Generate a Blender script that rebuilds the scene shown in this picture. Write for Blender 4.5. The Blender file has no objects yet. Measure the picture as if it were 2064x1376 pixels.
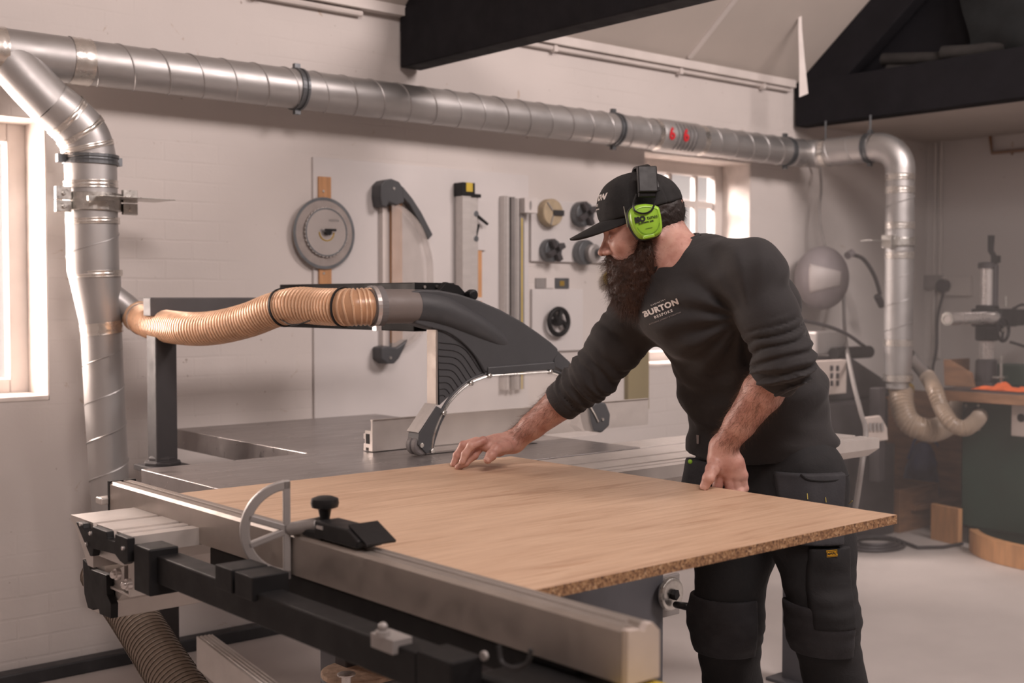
import bpy, bmesh, math, random
import numpy as np
from mathutils import Vector, Matrix
from mathutils.bvhtree import BVHTree

random.seed(7)
np.random.seed(7)
SC = bpy.context.scene
COL = SC.collection
PI = math.pi

# ------------------------------------------------------------------ camera
FPX = 2461.0                       # focal length in pixels of the 2064 px frame
PITCH = math.atan(88 / FPX)
CF = (0.6508, 0.75925)             # horizontal forward
CR = (0.75925, -0.6508)            # right
CH = 1.35                          # camera height
cd = bpy.data.cameras.new('camera')
cam = bpy.data.objects.new('camera', cd)
COL.objects.link(cam)
SC.camera = cam
cam.location = (0, 0, CH)
_fw = Vector((CF[0] * math.cos(PITCH), CF[1] * math.cos(PITCH), -math.sin(PITCH)))
cam.rotation_euler = _fw.to_track_quat('-Z', 'Y').to_euler()
cd.sensor_width = 36.0
cd.lens = FPX / 2064 * 36
cd.clip_start = 0.05
cd.dof.use_dof = True
cd.dof.focus_distance = 3.0
cd.dof.aperture_fstop = 3.6

# ------------------------------------------------------------------ light, exposure
SC.view_settings.view_transform = 'Standard'
SC.view_settings.look = 'None'
SC.view_settings.gamma = 1.0
SC.view_settings.use_curve_mapping = False
SC.view_settings.exposure = 0.0
SC.cycles.use_denoising = True
W = bpy.data.worlds.new('daylight')
SC.world = W
W.use_nodes = True
W.node_tree.nodes['Background'].inputs[0].default_value = (1.0, 0.88, 0.84, 1)
W.node_tree.nodes['Background'].inputs[1].default_value = 0.55


def area_light(name, loc, target, sx, sy, power, col, spread=180):
    l = bpy.data.lights.new(name, 'AREA')
    l.shape = 'RECTANGLE'
    l.size, l.size_y, l.energy, l.color = sx, sy, power, col
    l.spread = math.radians(spread)
    o = bpy.data.objects.new(name, l)
    COL.objects.link(o)
    o.location = loc
    o.rotation_euler = (Vector(target) - Vector(loc)).to_track_quat('-Z', 'Y').to_euler()
    return o


# daylight: outside the two windows of the back wall, and added fill lamps in place of rooflights, under the closed slope behind the camera
area_light('daylight_window_left', (1.0, 5.05, 1.65), (1.5, 2.0, 1.1), 1.5, 1.5, 225, (1.0, 0.82, 0.73))
area_light('daylight_window_right', (4.35, 5.7, 2.85), (5.35, 4.0, 1.0), 1.2, 1.2, 560, (1.0, 0.82, 0.75))
area_light('overhead_fill_left', (0.9, -0.25, 3.85), (2.0, 3.9, .7), 1.5, .8, 88, (1.0, 0.86, 0.82))
area_light('overhead_fill_right', (4.4, -0.1, 3.95), (5.2, 4.0, 0.7), 1.8, 1.1, 180, (1.0, 0.86, 0.82))


def P(px, py, X=None, Y=None, Z=None, T=None):
    """the place on a wall, a bench or at a depth T that the photograph shows at (px, py)"""
    x = (px - 1032) / FPX
    y = (688 - py) / FPX
    c, s = math.cos(PITCH), math.sin(PITCH)
    a = c + y * s
    d = Vector((a * CF[0] + x * CR[0], a * CF[1] + x * CR[1], -s + y * c))
    k = X / d.x if X is not None else Y / d.y if Y is not None else (Z - CH) / d.z if Z is not None else T / a
    return Vector((d.x * k, d.y * k, CH + d.z * k))


# ------------------------------------------------------------------ materials
MATS = {}


class NT:
    def __init__(self, name):
        self.m = bpy.data.materials.new(name)
        self.m.use_nodes = True
        self.t = self.m.node_tree
        self.b = self.t.nodes['Principled BSDF']
        self.out = self.t.nodes['Material Output']
        MATS[name] = self.m

    def n(self, kind, **kw):
        nd = self.t.nodes.new(kind)
        for k, v in kw.items():
            if k.startswith('i_'):
                nd.inputs[k[2:].replace('_', ' ')].default_value = v
            else:
                setattr(nd, k, v)
        return nd

    def l(self, a, b):
        self.t.links.new(a, b)

    def coord(self, scale=(1, 1, 1), rot=(0, 0, 0), kind='world'):
        if kind == 'world':
            g = self.n('ShaderNodeNewGeometry')
            src = g.outputs['Position']
        else:
            g = self.n('ShaderNodeTexCoord')
            src = g.outputs['Object']
        mp = self.n('ShaderNodeMapping')
        mp.inputs['Scale'].default_value = scale
        mp.inputs['Rotation'].default_value = rot
        self.l(src, mp.inputs[0])
        return mp.outputs[0]

    def noise(self, vec, scale, detail=4, rough=.55, dist=0):
        nd = self.n('ShaderNodeTexNoise')
        nd.inputs['Scale'].default_value = scale
        nd.inputs['Detail'].default_value = detail
        nd.inputs['Roughness'].default_value = rough
        nd.inputs['Distortion'].default_value = dist
        self.l(vec, nd.inputs['Vector'])
        return nd.outputs['Fac']

    def ramp(self, fac, stops):
        r = self.n('ShaderNodeValToRGB')
        while len(r.color_ramp.elements) < len(stops):
            r.color_ramp.elements.new(.5)
        for e, (p, c) in zip(r.color_ramp.elements, stops):
            e.position = p
            e.color = (*c, 1) if len(c) == 3 else c
        self.l(fac, r.inputs[0])
        return r.outputs[0]

    def mix(self, fac, a, b, mode='MIX'):
        m = self.n('ShaderNodeMix', data_type='RGBA', blend_type=mode)
        for sock, v in ((m.inputs[0], fac), (m.inputs[6], a), (m.inputs[7], b)):
            if isinstance(v, (int, float)):
                sock.default_value = v
            elif isinstance(v, tuple):
                sock.default_value = (*v, 1) if len(v) == 3 else v
            else:
                self.l(v, sock)
        return m.outputs[2]

    def math(self, op, a, b=0.0):
        m = self.n('ShaderNodeMath', operation=op)
        for sock, v in ((m.inputs[0], a), (m.inputs[1], b)):
            if isinstance(v, (int, float)):
                sock.default_value = v
            else:
                self.l(v, sock)
        return m.outputs[0]

    def bump(self, h, strength=.3, dist=.01, prev=None):
        b = self.n('ShaderNodeBump')
        b.inputs['Strength'].default_value = strength
        b.inputs['Distance'].default_value = dist
        self.l(h, b.inputs['Height'])
        if prev is not None:
            self.l(prev, b.inputs['Normal'])
        return b.outputs[0]

    def set(self, **kw):
        for k, v in kw.items():
            s = self.b.inputs[k.replace('_', ' ')]
            if isinstance(v, (int, float)):
                s.default_value = v
            elif isinstance(v, tuple):
                s.default_value = (*v, 1) if len(v) == 3 else v
            else:
                self.l(v, s)
        return self.m


def simple(name, col, rough=.5, metal=0.0, var=.12, scale=14, bump=0.0, bscale=60, aniso=(1, 1, 1), **kw):
    """plain surface with slight uneven tone, worn roughness and an optional fine grain"""
    t = NT(name)
    v = t.coord(aniso)
    n = t.noise(v, scale)
    lo = tuple(c * (1 - var) for c in col)
    hi = tuple(min(1, c * (1 + var)) for c in col)
    t.set(Base_Color=t.ramp(n, [(.3, lo), (.7, hi)]), Metallic=metal)
    r = t.ramp(t.noise(v, scale * 2.3), [(.3, (max(0, rough - .07),) * 3), (.7, (min(1, rough + .07),) * 3)])
    t.set(Roughness=r)
    if bump:
        t.set(Normal=t.bump(t.noise(v, bscale, 3), bump, .002))
    for k, val in kw.items():
        t.set(**{k: val})
    return t.m


def wall_mat(name, axis='x', tone=(.60, .555, .53), brick=.55):
    """white painted, slightly dirty brickwork with chipped and stained spots"""
    t = NT(name)
    g = t.n('ShaderNodeNewGeometry')
    sp = t.n('ShaderNodeSeparateXYZ')
    t.l(g.outputs['Position'], sp.inputs[0])
    cb = t.n('ShaderNodeCombineXYZ')
    t.l(sp.outputs[0 if axis == 'x' else 1], cb.inputs[0])
    t.l(sp.outputs[2], cb.inputs[1])
    v = cb.outputs[0]
    wob = t.n('ShaderNodeTexNoise')
    wob.inputs['Scale'].default_value = 5
    t.l(v, wob.inputs['Vector'])
    va = t.n('ShaderNodeVectorMath', operation='SCALE')
    va.inputs[3].default_value = .012
    t.l(wob.outputs['Color'], va.inputs[0])
    vb = t.n('ShaderNodeVectorMath', operation='ADD')
    t.l(v, vb.inputs[0])
    t.l(va.outputs[0], vb.inputs[1])
    br = t.n('ShaderNodeTexBrick')
    br.inputs['Scale'].default_value = 1
    br.inputs['Mortar Size'].default_value = .006
    br.inputs['Mortar Smooth'].default_value = .6
    br.inputs['Brick Width'].default_value = .225
    br.inputs['Row Height'].default_value = .075
    t.l(vb.outputs[0], br.inputs['Vector'])
    patch = t.ramp(t.noise(v, 1.1, 3), [(.44, (0, 0, 0)), (.64, (1, 1, 1))])
    mort = t.math('MULTIPLY', br.outputs['Fac'], patch)
    mort = t.math('MULTIPLY', mort, brick)
    fine = t.noise(v, 38, 5)
    big = t.noise(v, .9, 4)
    base = t.ramp(big, [(.3, tuple(c * .93 for c in tone)), (.7, tuple(min(1, c * 1.06) for c in tone))])
    crack = t.ramp(t.noise(v, 7, 8, .7, 1.5), [(.655, (0, 0, 0)), (.70, (1, 1, 1))])
    base = t.mix(t.math('MULTIPLY', crack, .55), base, (.36, .24, .15))
    speck = t.ramp(t.noise(v, 24, 4, .6), [(.70, (0, 0, 0)), (.74, (1, 1, 1))])
    base = t.mix(t.math('MULTIPLY', speck, .7), base, (.22, .16, .13))
    base = t.mix(t.math('MULTIPLY', mort, .06), base, (.25, .2, .17))
    h = t.math('SUBTRACT', t.math('MULTIPLY', fine, .35), t.math('MULTIPLY', mort, 1.0))
    h = t.math('ADD', h, t.math('MULTIPLY', t.noise(v, 9, 4), .6))
    t.set(Base_Color=base, Roughness=.62, Normal=t.bump(h, .32, .005))
    return t.m


wall_mat('paint_brick')
wall_mat('paint_brick_side', 'y', brick=.1)
simple('paint_reveal', (.66, .60, .56), .6, bump=.2, bscale=30)
simple('paint_ceiling', (.50, .45, .41), .7, bump=.15, bscale=12, var=.06, scale=1.5)
simple('paint_board', (.60, .57, .56), .45, var=.04, scale=3, bump=.05)
simple('paint_trim', (.62, .57, .54), .5, var=.08, scale=5)
simple('black_timber', (.009, .0085, .011), .75, var=.2, scale=6, bump=.3, bscale=25, Specular_IOR_Level=.25)
simple('galvanised', (.47, .46, .455), .46, .85, var=.05, scale=4, bump=.02, bscale=14)
simple('galvanised_seam', (.42, .42, .43), .38, 1.0, var=.1, scale=9)
simple('duct_foil', (.70, .67, .63), .28, .9, var=.06, scale=8, bump=.35, bscale=38)
simple('blade_steel', (.36, .32, .30), .40, .5, var=.08, scale=20)
simple('clamp_metal', (.16, .17, .18), .45, .8, var=.2)
simple('zinc', (.62, .61, .58), .32, 1.0, var=.15, scale=40)
simple('steel_bright', (.70, .66, .64), .26, .75, var=.02, scale=2)
simple('aluminium', (.60, .57, .55), .38, .45, var=.05, scale=20, aniso=(.3, 3, 3))
simple('aluminium_fence', (.43, .385, .35), .42, .75, var=.05, scale=12)
simple('aluminium_light', (.60, .56, .53), .40, .55, var=.05, scale=16)
simple('aluminium_dull', (.33, .31, .30), .5, .4, var=.08)
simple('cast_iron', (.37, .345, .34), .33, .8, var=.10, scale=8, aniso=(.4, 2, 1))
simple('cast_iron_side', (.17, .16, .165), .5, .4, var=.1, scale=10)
simple('post_grey', (.045, .042, .044), .65, 0, var=.1, scale=8)
simple('post_top_grey', (.085, .08, .083), .6, 0, var=.15, scale=8)
simple('saw_body_grey', (.09, .09, .10), .5, 0, var=.12, scale=5, bump=.1)
simple('machine_black', (.008, .0078, .0085), .55, 0, var=.2, scale=9, bump=.1, Specular_IOR_Level=.28)
simple('black_plastic', (.009, .009, .010), .42, 0, var=.15, scale=20, Specular_IOR_Level=.35)
simple('black_rubber', (.018, .017, .018), .7, 0, var=.2, scale=20)
simple('hood_plastic', (.055, .057, .062), .48, 0, var=.06, scale=12, bump=.25, bscale=420)
simple('hood_plastic_dusty_lit', (.17, .145, .135), .5, 0, var=.06, scale=12, bump=.2, bscale=420)  # hood plastic paled by dust, with light on the nozzle put into its colour
simple('hood_groove', (.014, .014, .016), .6, 0, var=.1)
simple('red_plastic', (.30, .012, .018), .35, 0, var=.1)
simple('green_paint', (.016, .042, .030), .45, 0, var=.2, scale=6, bump=.1)
simple('green_paint_light', (.07, .10, .08), .5, 0, var=.2, scale=6)
simple('dark_machine', (.045, .040, .043), .5, .1, var=.3, scale=7)
simple('cream_panel', (.52, .45, .41), .5, 0, var=.1, scale=9)
simple('olive_board', (.27, .225, .13), .6, 0, var=.06, scale=5)
simple('pale_timber', (.50, .26, .12), .55, 0, var=.2, scale=9, aniso=(4, 4, .5))
simple('brown_timber', (.25, .13, .07), .6, 0, var=.3, scale=7, aniso=(1, 1, 5), bump=.1)
simple('orange_cloth', (.85, .16, .04), .8, 0, var=.15, scale=20, bump=.4)
simple('blue_plastic', (.035, .06, .16), .4, 0, var=.5, scale=10, bump=.6, bscale=22)
simple('visor_grey', (.27, .24, .25), .7, 0, var=.06)
simple('visor_lens', (.50, .46, .45), .5, 0, var=.04)
simple('yellow_plastic', (.55, .40, .05), .5, 0, var=.1)
simple('gold_paint', (.45, .30, .06), .35, .6, var=.1)
simple('white_plastic', (.62, .58, .56), .4, 0, var=.04)
simple('floor_trunk', (.03, .03, .033), .5, 0, var=.2)
simple('cork', (.45, .36, .24), .6, .2, var=.15, scale=25)
simple('sawdust_top', (.42, .30, .22), .9, 0, var=.3, scale=55, bump=.8, bscale=120)
simple('floor_grey', (.46, .42, .40), .5, 0, var=.1, scale=1.6, bump=.12, bscale=10)
simple('stored_roll', (.018, .016, .015), .8, 0, var=.4, scale=9)
simple('stored_cloth', (.005, .007, .008), .8, 0, var=.4, scale=6, bump=.5, bscale=9)
simple('grey_purlin', (.10, .105, .11), .6, 0, var=.2)
simple('red_paint', (.55, .02, .03), .5, 0, var=.05)
simple('lime_plastic', (.30, .56, .045), .33, 0, var=.04)
simple('lime_dark', (.16, .30, .03), .4, 0, var=.04)
simple('print_black', (.01, .01, .01), .5, 0, var=0)
simple('print_white', (.62, .57, .54), .6, 0, var=.1, scale=200)
simple('print_faint', (.26, .22, .21), .6, 0, var=.1, scale=200)
simple('label_yellow', (.80, .42, .015), .5, 0, var=.04)
simple('brass_stitch', (.50, .40, .10), .5, 0, var=.05)
simple('hair_black', (.018, .011, .009), .55, 0, var=.3, scale=60, bump=.6, bscale=150)
simple('beard_brown', (.038, .016, .010), .55, 0, var=.35, scale=50, bump=.6, bscale=150)
simple('beard_strand', (.062, .025, .013), .5, 0, var=.6, scale=30)
simple('arm_hair', (.10, .045, .022), .5, 0, var=.4, scale=30)
simple('hose_wire', (.70, .46, .30), .32, .2, var=.12, scale=30)
simple('hose_wire_clear', (.36, .29, .23), .4, .1, var=.12, scale=30)
simple('hose_wire_grey', (.10, .075, .055), .5, 0, var=.12, scale=30)
simple('hose_brown', (.25, .20, .16), .45, 0, var=.06, scale=12)
simple('grey_rubber', (.15, .14, .14), .6, 0, var=.08)
simple('eye_white', (.5, .45, .42), .2, 0, var=.02)


def membrane(name, col, alpha, tr=.2):
    t = NT(name)
    v = t.coord()
    t.set(Base_Color=t.ramp(t.noise(v, 20), [(.3, tuple(c * .9 for c in col)), (.7, tuple(c * 1.1 for c in col))]),
          Roughness=.3, Alpha=alpha)
    return t.m


membrane('hose_skin', (.52, .30, .175), .95)
membrane('hose_skin_clear', (.44, .33, .24), .62)
membrane('clear_skirt', (.75, .68, .62), .13)
membrane('clear_cover', (.62, .57, .54), .30)

# glass of the windows
t = NT('window_glass')
t.set(Base_Color=(.95, .95, .95), Roughness=.05, Alpha=.12)

# oak-faced board: long grain along X, chipboard edges
t = NT('oak_board')
v = t.coord((1.1, 11, 1))
n1 = t.noise(v, 2.2, 8, .62, 1.2)
n2 = t.noise(t.coord((3, 90, 1)), 3.0, 6, .7)
n3 = t.noise(t.coord((.8, 3.2, 1)), 1.3, 3)
c = t.ramp(n1, [(.32, (.38, .235, .15)), (.46, (.51, .345, .235)), (.62, (.58, .405, .28)), (.8, (.48, .32, .215))])
c = t.mix(t.math('MULTIPLY', t.ramp(n2, [(.35, (1, 1, 1)), (.5, (0, 0, 0))]), .5), c, (.36, .19, .10))
c = t.mix(t.math('MULTIPLY', t.ramp(n3, [(.35, (0, 0, 0)), (.65, (1, 1, 1))]), .25), c, (.62, .45, .32))
kn = t.ramp(t.noise(t.coord((3.2, 15, 1)), 1.25, 2, .5, .6), [(.735, (0, 0, 0)), (.78, (1, 1, 1))])
c = t.mix(t.math('MULTIPLY', kn, .5), c, (.33, .16, .08))
t.set(Base_Color=c, Roughness=.5, Normal=t.bump(n2, .08, .001))

t = NT('chipboard_edge')
v = t.coord()
vo = t.n('ShaderNodeTexVoronoi')
vo.inputs['Scale'].default_value = 230
t.l(v, vo.inputs['Vector'])
c = t.ramp(vo.outputs['Color'], [(.1, (.10, .05, .03)), (.4, (.24, .125, .06)), (.75, (.38, .22, .11)), (.95, (.50, .33, .19))])
t.set(Base_Color=c, Roughness=.8, Normal=t.bump(vo.outputs['Distance'], .5, .002))

# skin with mottling
t = NT('skin')
v = t.coord()
c = t.ramp(t.noise(v, 28, 4), [(.3, (.42, .20, .16)), (.52, (.54, .30, .245)), (.75, (.62, .375, .31))])
c = t.mix(t.math('MULTIPLY', t.ramp(t.noise(v, 95, 3), [(.62, (0, 0, 0)), (.72, (1, 1, 1))]), .35), c, (.30, .11, .085))
t.set(Base_Color=c, Roughness=.47, Normal=t.bump(t.noise(v, 260, 3), .22, .001))
t.b.inputs['Subsurface Weight'].default_value = .12
t.b.inputs['Subsurface Radius'].default_value = (.02, .007, .004)

# knitted shirt and worn canvas trousers
t = NT('shirt_cloth')
v = t.coord()
c = t.ramp(t.noise(v, 3, 3), [(.3, (.018, .0165, .0175)), (.7, (.028, .026, .027))])
t.set(Base_Color=c, Roughness=.85, Normal=t.bump(t.noise(v, 420, 2), .18, .001, t.bump(t.noise(v, 16, 4, .6, 1.0), .25, .006)))
t.b.inputs['Sheen Weight'].default_value = .10
t.b.inputs['Sheen Roughness'].default_value = .4
t = NT('trouser_cloth')
v = t.coord()
c = t.ramp(t.noise(v, 8, 5), [(.3, (.008, .008, .009)), (.75, (.016, .016, .018))])
c = t.mix(t.math('MULTIPLY', t.ramp(t.noise(v, 60, 4), [(.74, (0, 0, 0)), (.78, (1, 1, 1))]), .4), c, (.16, .14, .13))
t.set(Base_Color=c, Roughness=.85, Normal=t.bump(t.noise(v, 300, 2), .2, .001, t.bump(t.noise(v, 13, 4, .6, .8), .4, .008)))
simple('pocket_cloth', (.026, .026, .030), .8, 0, var=.25, scale=12, bump=.3, bscale=200)
simple('cap_cloth', (.009, .0085, .009), .85, 0, var=.2, scale=14, bump=.3, bscale=260)

M = MATS


# ------------------------------------------------------------------ mesh building
def catmull(pts, n=10):
    pts = [Vector(p) for p in pts]
    if len(pts) < 3:
        return [pts[0].lerp(pts[-1], i / n) for i in range(n + 1)]
    out = []
    ext = [pts[0] * 2 - pts[1]] + pts + [pts[-1] * 2 - pts[-2]]
    for i in range(1, len(ext) - 2):
        p0, p1, p2, p3 = ext[i - 1:i + 3]
        for k in range(n):
            u = k / n
            out.append(.5 * ((2 * p1) + (p2 - p0) * u + (2 * p0 - 5 * p1 + 4 * p2 - p3) * u * u + (3 * p1 - p0 - 3 * p2 + p3) * u ** 3))
    out.append(pts[-1])
    return out


def resample(pts, step):
    pts = [Vector(p) for p in pts]
    acc = [0]
    for a, b in zip(pts, pts[1:]):
        acc.append(acc[-1] + (b - a).length)
    n = max(2, int(acc[-1] / step))
    out, j = [], 0
    for i in range(n + 1):
        s = acc[-1] * i / n
        while j < len(acc) - 2 and acc[j + 1] < s:
            j += 1
        u = (s - acc[j]) / max(1e-9, acc[j + 1] - acc[j])
        out.append(pts[j].lerp(pts[j + 1], u))
    return out


def frames(pts):
    out = []
    tan = [(pts[min(i + 1, len(pts) - 1)] - pts[max(i - 1, 0)]).normalized() for i in range(len(pts))]
    n = tan[0].orthogonal().normalized()
    if abs(tan[0].z) < .9:
        n = (Vector((0, 0, 1)) - tan[0] * tan[0].z).normalized()
    for t_ in tan:
        n = (n - t_ * n.dot(t_))
        n = n.normalized() if n.length > 1e-6 else t_.orthogonal().normalized()
        out.append((t_, n, t_.cross(n)))
    return out


class MB:
    def __init__(self):
        self.v, self.f, self.mi, self.cur = [], [], [], 0

    def add(self, vs, fs):
        o = len(self.v)
        self.v += [tuple(p) for p in vs]
        self.f += [tuple(i + o for i in f) for f in fs]
        self.mi += [self.cur] * len(fs)
        return self

    def box(self, x0, y0, z0, x1, y1, z1):
        vs = [(x, y, z) for z in (z0, z1) for y in (y0, y1) for x in (x0, x1)]
        return self.add(vs, [(0, 2, 3, 1), (4, 5, 7, 6), (0, 1, 5, 4), (2, 6, 7, 3), (0, 4, 6, 2), (1, 3, 7, 5)])

    def obox(self, c, size, ax=None, ay=None, az=None):
        ax = Vector(ax or (1, 0, 0)).normalized()
        ay = Vector(ay).normalized() if ay else None
        az = Vector(az).normalized() if az else None
        if ay is None:
            az = az or Vector((0, 0, 1))
            ay = az.cross(ax).normalized()
        az = ax.cross(ay).normalized()
        c = Vector(c)
        s = [k / 2 for k in size]
        vs = [c + ax * (i * s[0]) + ay * (j * s[1]) + az * (k * s[2]) for k in (-1, 1) for j in (-1, 1) for i in (-1, 1)]
        return self.add(vs, [(0, 2, 3, 1), (4, 5, 7, 6), (0, 1, 5, 4), (2, 6, 7, 3), (0, 4, 6, 2), (1, 3, 7, 5)])

    def prism(self, pts, vec):
        pts = [Vector(p) for p in pts]
        vec = Vector(vec)
        n = len(pts)
        vs = pts + [p + vec for p in pts]
        nrm = Vector()
        for i in range(n):
            nrm += pts[i].cross(pts[(i + 1) % n])
        flip = nrm.dot(vec) > 0
        fs = [tuple(range(n)), tuple(range(2 * n - 1, n - 1, -1))]
        fs += [(i, i + n, (i + 1) % n + n, (i + 1) % n) for i in range(n)]
        if flip:
            fs = [tuple(reversed(f)) for f in fs]
        return self.add(vs, fs)

    def tube(self, pts, r, n=14, caps=True):
        pts = [Vector(p) for p in pts]
        rs = r if isinstance(r, (list, tuple)) else [r] * len(pts)
        vs, fs = [], []
        for p, (t_, a, b), rr in zip(pts, frames(pts), rs):
            for k in range(n):
                w = 2 * PI * k / n
                vs.append(p + a * (math.cos(w) * rr) + b * (math.sin(w) * rr))
        m = len(pts)
        for i in range(m - 1):
            for k in range(n):
                k2 = (k + 1) % n
                fs.append((i * n + k, i * n + k2, (i + 1) * n + k2, (i + 1) * n + k))
        if caps:
            fs.append(tuple(range(n - 1, -1, -1)))
            fs.append(tuple((m - 1) * n + k for k in range(n)))
        return self.add(vs, fs)

    def helix(self, path, rad, pitch, wire, n=4, per=18, phase=0):
        """a wire wound round a path"""
        pp = resample(path, pitch / per)
        pts = []
        rl = rad if callable(rad) else (lambda u: rad)
        fr = frames(pp)
        for i, (p, (t_, a, b)) in enumerate(zip(pp, fr)):
            w = 2 * PI * i / per + phase
            rr = rl(i / (len(pp) - 1))
            pts.append(p + a * (math.cos(w) * rr) + b * (math.sin(w) * rr))
        return self.tube(pts, wire, n)

    def lathe(self, c, axis, prof, n=28, caps=True):
        c, axis = Vector(c), Vector(axis).normalized()
        a = axis.orthogonal().normalized()
        b = axis.cross(a)
        vs, fs = [], []
        for r, h in prof:
            for k in range(n):
                w = 2 * PI * k / n
                vs.append(c + axis * h + (a * math.cos(w) + b * math.sin(w)) * r)
        m = len(prof)
        for i in range(m - 1):
            for k in range(n):
                k2 = (k + 1) % n
                fs.append((i * n + k, i * n + k2, (i + 1) * n + k2, (i + 1) * n + k))
        if caps:
            fs.append(tuple(range(n - 1, -1, -1)))
            fs.append(tuple((m - 1) * n + k for k in range(n)))
        return self.add(vs, fs)

    def cyl(self, a, b, r, n=24):
        a, b = Vector(a), Vector(b)
        return self.lathe(a, b - a, [(r, 0), (r, (b - a).length)], n)

    def ball(self, c, r, n=14):
        prof = [(max(1e-4, math.sin(PI * i / n)) * r, -math.cos(PI * i / n) * r) for i in range(n + 1)]
        return self.lathe(c, (0, 0, 1), prof, n * 2)

    def arc(self, c, u, v_, r0, r1, a0, a1, vec, n=32):
        """flat ring sector between radii r0..r1, extruded by vec"""
        c, u, v_ = Vector(c), Vector(u), Vector(v_)
        full = abs(a1 - a0) > 2 * PI - 1e-4
        m = n if full else n + 1
        vs, fs = [], []
        for i in range(m):
            w = a0 + (a1 - a0) * i / n
            d = u * math.cos(w) + v_ * math.sin(w)
            for rr, e in ((r0, 0), (r1, 0), (r1, 1), (r0, 1)):
                vs.append(c + d * rr + Vector(vec) * e)
        for i in range(n):
            j = (i + 1) % m
            for k in range(4):
                k2 = (k + 1) % 4
                fs.append((i * 4 + k, j * 4 + k, j * 4 + k2, i * 4 + k2))
        if not full:
            fs += [(3, 2, 1, 0), tuple(n * 4 + k for k in range(4))]
        return self.add(vs, fs)

    def build(self, name, mat, parent=None, bevel=0.0, smooth=False, seg=2, base=None, flat_angle=None):
        me = bpy.data.meshes.new(name)
        vs = [Vector(p) for p in self.v]
        o = bpy.data.objects.new(name, me)
        COL.objects.link(o)
        if parent is not None:
            off = world_loc(parent)
            o.parent = parent
        else:
            if base is None:
                lo = [min(p[i] for p in vs) for i in range(3)]
                hi = [max(p[i] for p in vs) for i in range(3)]
                base = ((lo[0] + hi[0]) / 2, (lo[1] + hi[1]) / 2, lo[2])
            off = Vector(base)
            o.location = off
        me.from_pydata([p - off for p in vs], [], self.f)
        mats = mat if isinstance(mat, (list, tuple)) else [mat]
        for mm in mats:
            me.materials.append(M[mm])
        if len(mats) > 1:
            me.polygons.foreach_set('material_index', self.mi)
        bm = bmesh.new()
        bm.from_mesh(me)
        bmesh.ops.recalc_face_normals(bm, faces=bm.faces)
        bm.to_mesh(me)
        bm.free()
        if smooth:
            me.polygons.foreach_set('use_smooth', [True] * len(me.polygons))
            me.set_sharp_from_angle(angle=math.radians(38))
        if bevel:
            b = o.modifiers.new('edge', 'BEVEL')
            b.width = bevel
            b.segments = seg
            b.limit_method = 'ANGLE'
            b.angle_limit = math.radians(35)
        return o


def world_loc(o):
    l = Vector()
    while o is not None:
        l += o.location
        o = o.parent
    return l


def tag(o, label=None, cat=None, group=None, kind=None):
    if label:
        o['label'] = label
    if cat:
        o['category'] = cat
    if group:
        o['group'] = group
    if kind:
        o['kind'] = kind
    return o


def thing(name, loc, label, cat, group=None):
    o = bpy.data.objects.new(name, None)
    o.empty_display_size = .1
    COL.objects.link(o)
    o.location = loc
    return tag(o, label, cat, group)


def copy_tree(o, parent=None):
    c = o.copy()
    COL.objects.link(c)
    c.parent = parent
    for ch in list(o.children):
        copy_tree(ch, c)
    return c


def text_mesh(s, size, font_squeeze=1.0, depth=.0004, spacing=1.0, bold=0.0):
    """the outline of a line of lettering as a list of verts / faces in its own plane, centred"""
    cu = bpy.data.curves.new('lettering', 'FONT')
    cu.body = s
    cu.size = size
    cu.extrude = depth
    cu.space_character = spacing
    cu.offset = bold
    cu.align_x = 'CENTER'
    cu.align_y = 'CENTER'
    cu.resolution_u = 3
    ob = bpy.data.objects.new('lettering', cu)
    COL.objects.link(ob)
    dg = bpy.context.evaluated_depsgraph_get()
    me = bpy.data.meshes.new_from_object(ob.evaluated_get(dg))
    vs = [(v_.co.x * font_squeeze, v_.co.y, v_.co.z) for v_ in me.vertices]
    fs = [tuple(p.vertices) for p in me.polygons]
    bpy.data.objects.remove(ob)
    bpy.data.meshes.remove(me)
    bpy.data.curves.remove(cu)
    return vs, fs


def lettering(mb, s, size, c, u, v_, **kw):
    """flat lettering at c, reading along u, up along v_"""
    vs, fs = text_mesh(s, size, **kw)
    c, u, v_ = Vector(c), Vector(u).normalized(), Vector(v_).normalized()
    n = u.cross(v_)
    return mb.add([c + u * x + v_ * y + n * z for x, y, z in vs], fs)


def wrapped(mb, s, size, c, u, v_, bvh, lift=.0008, curve=0.0, **kw):
    """lettering laid on a curved surface: every point is dropped onto it along the plane's normal"""
    vs, fs = text_mesh(s, size, **kw)
    c, u, v_ = Vector(c), Vector(u).normalized(), Vector(v_).normalized()
    v_ = (v_ - u * u.dot(v_)).normalized()
    n = u.cross(v_)
    out = []
    for x, y, z in vs:
        y = y - curve * x * x
        p = c + u * x + v_ * y
        h = bvh.ray_cast(p + n * .2, -n, .4)
        out.append((h[0] if h[0] is not None else p) + n * (lift + z))
    return mb.add(out, fs)

# ================================================================== THE ROOM
YW, XR, ZE = 4.38, 7.38, 2.575        # back wall face, right wall face, eaves
W1 = (0.72, 1.578, .985, 1.985)       # window openings x0 x1 z0 z1
W2 = (4.66, 5.53, .985, 2.11)
THK = .30


def st(o):
    return tag(o, kind='structure')


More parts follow.
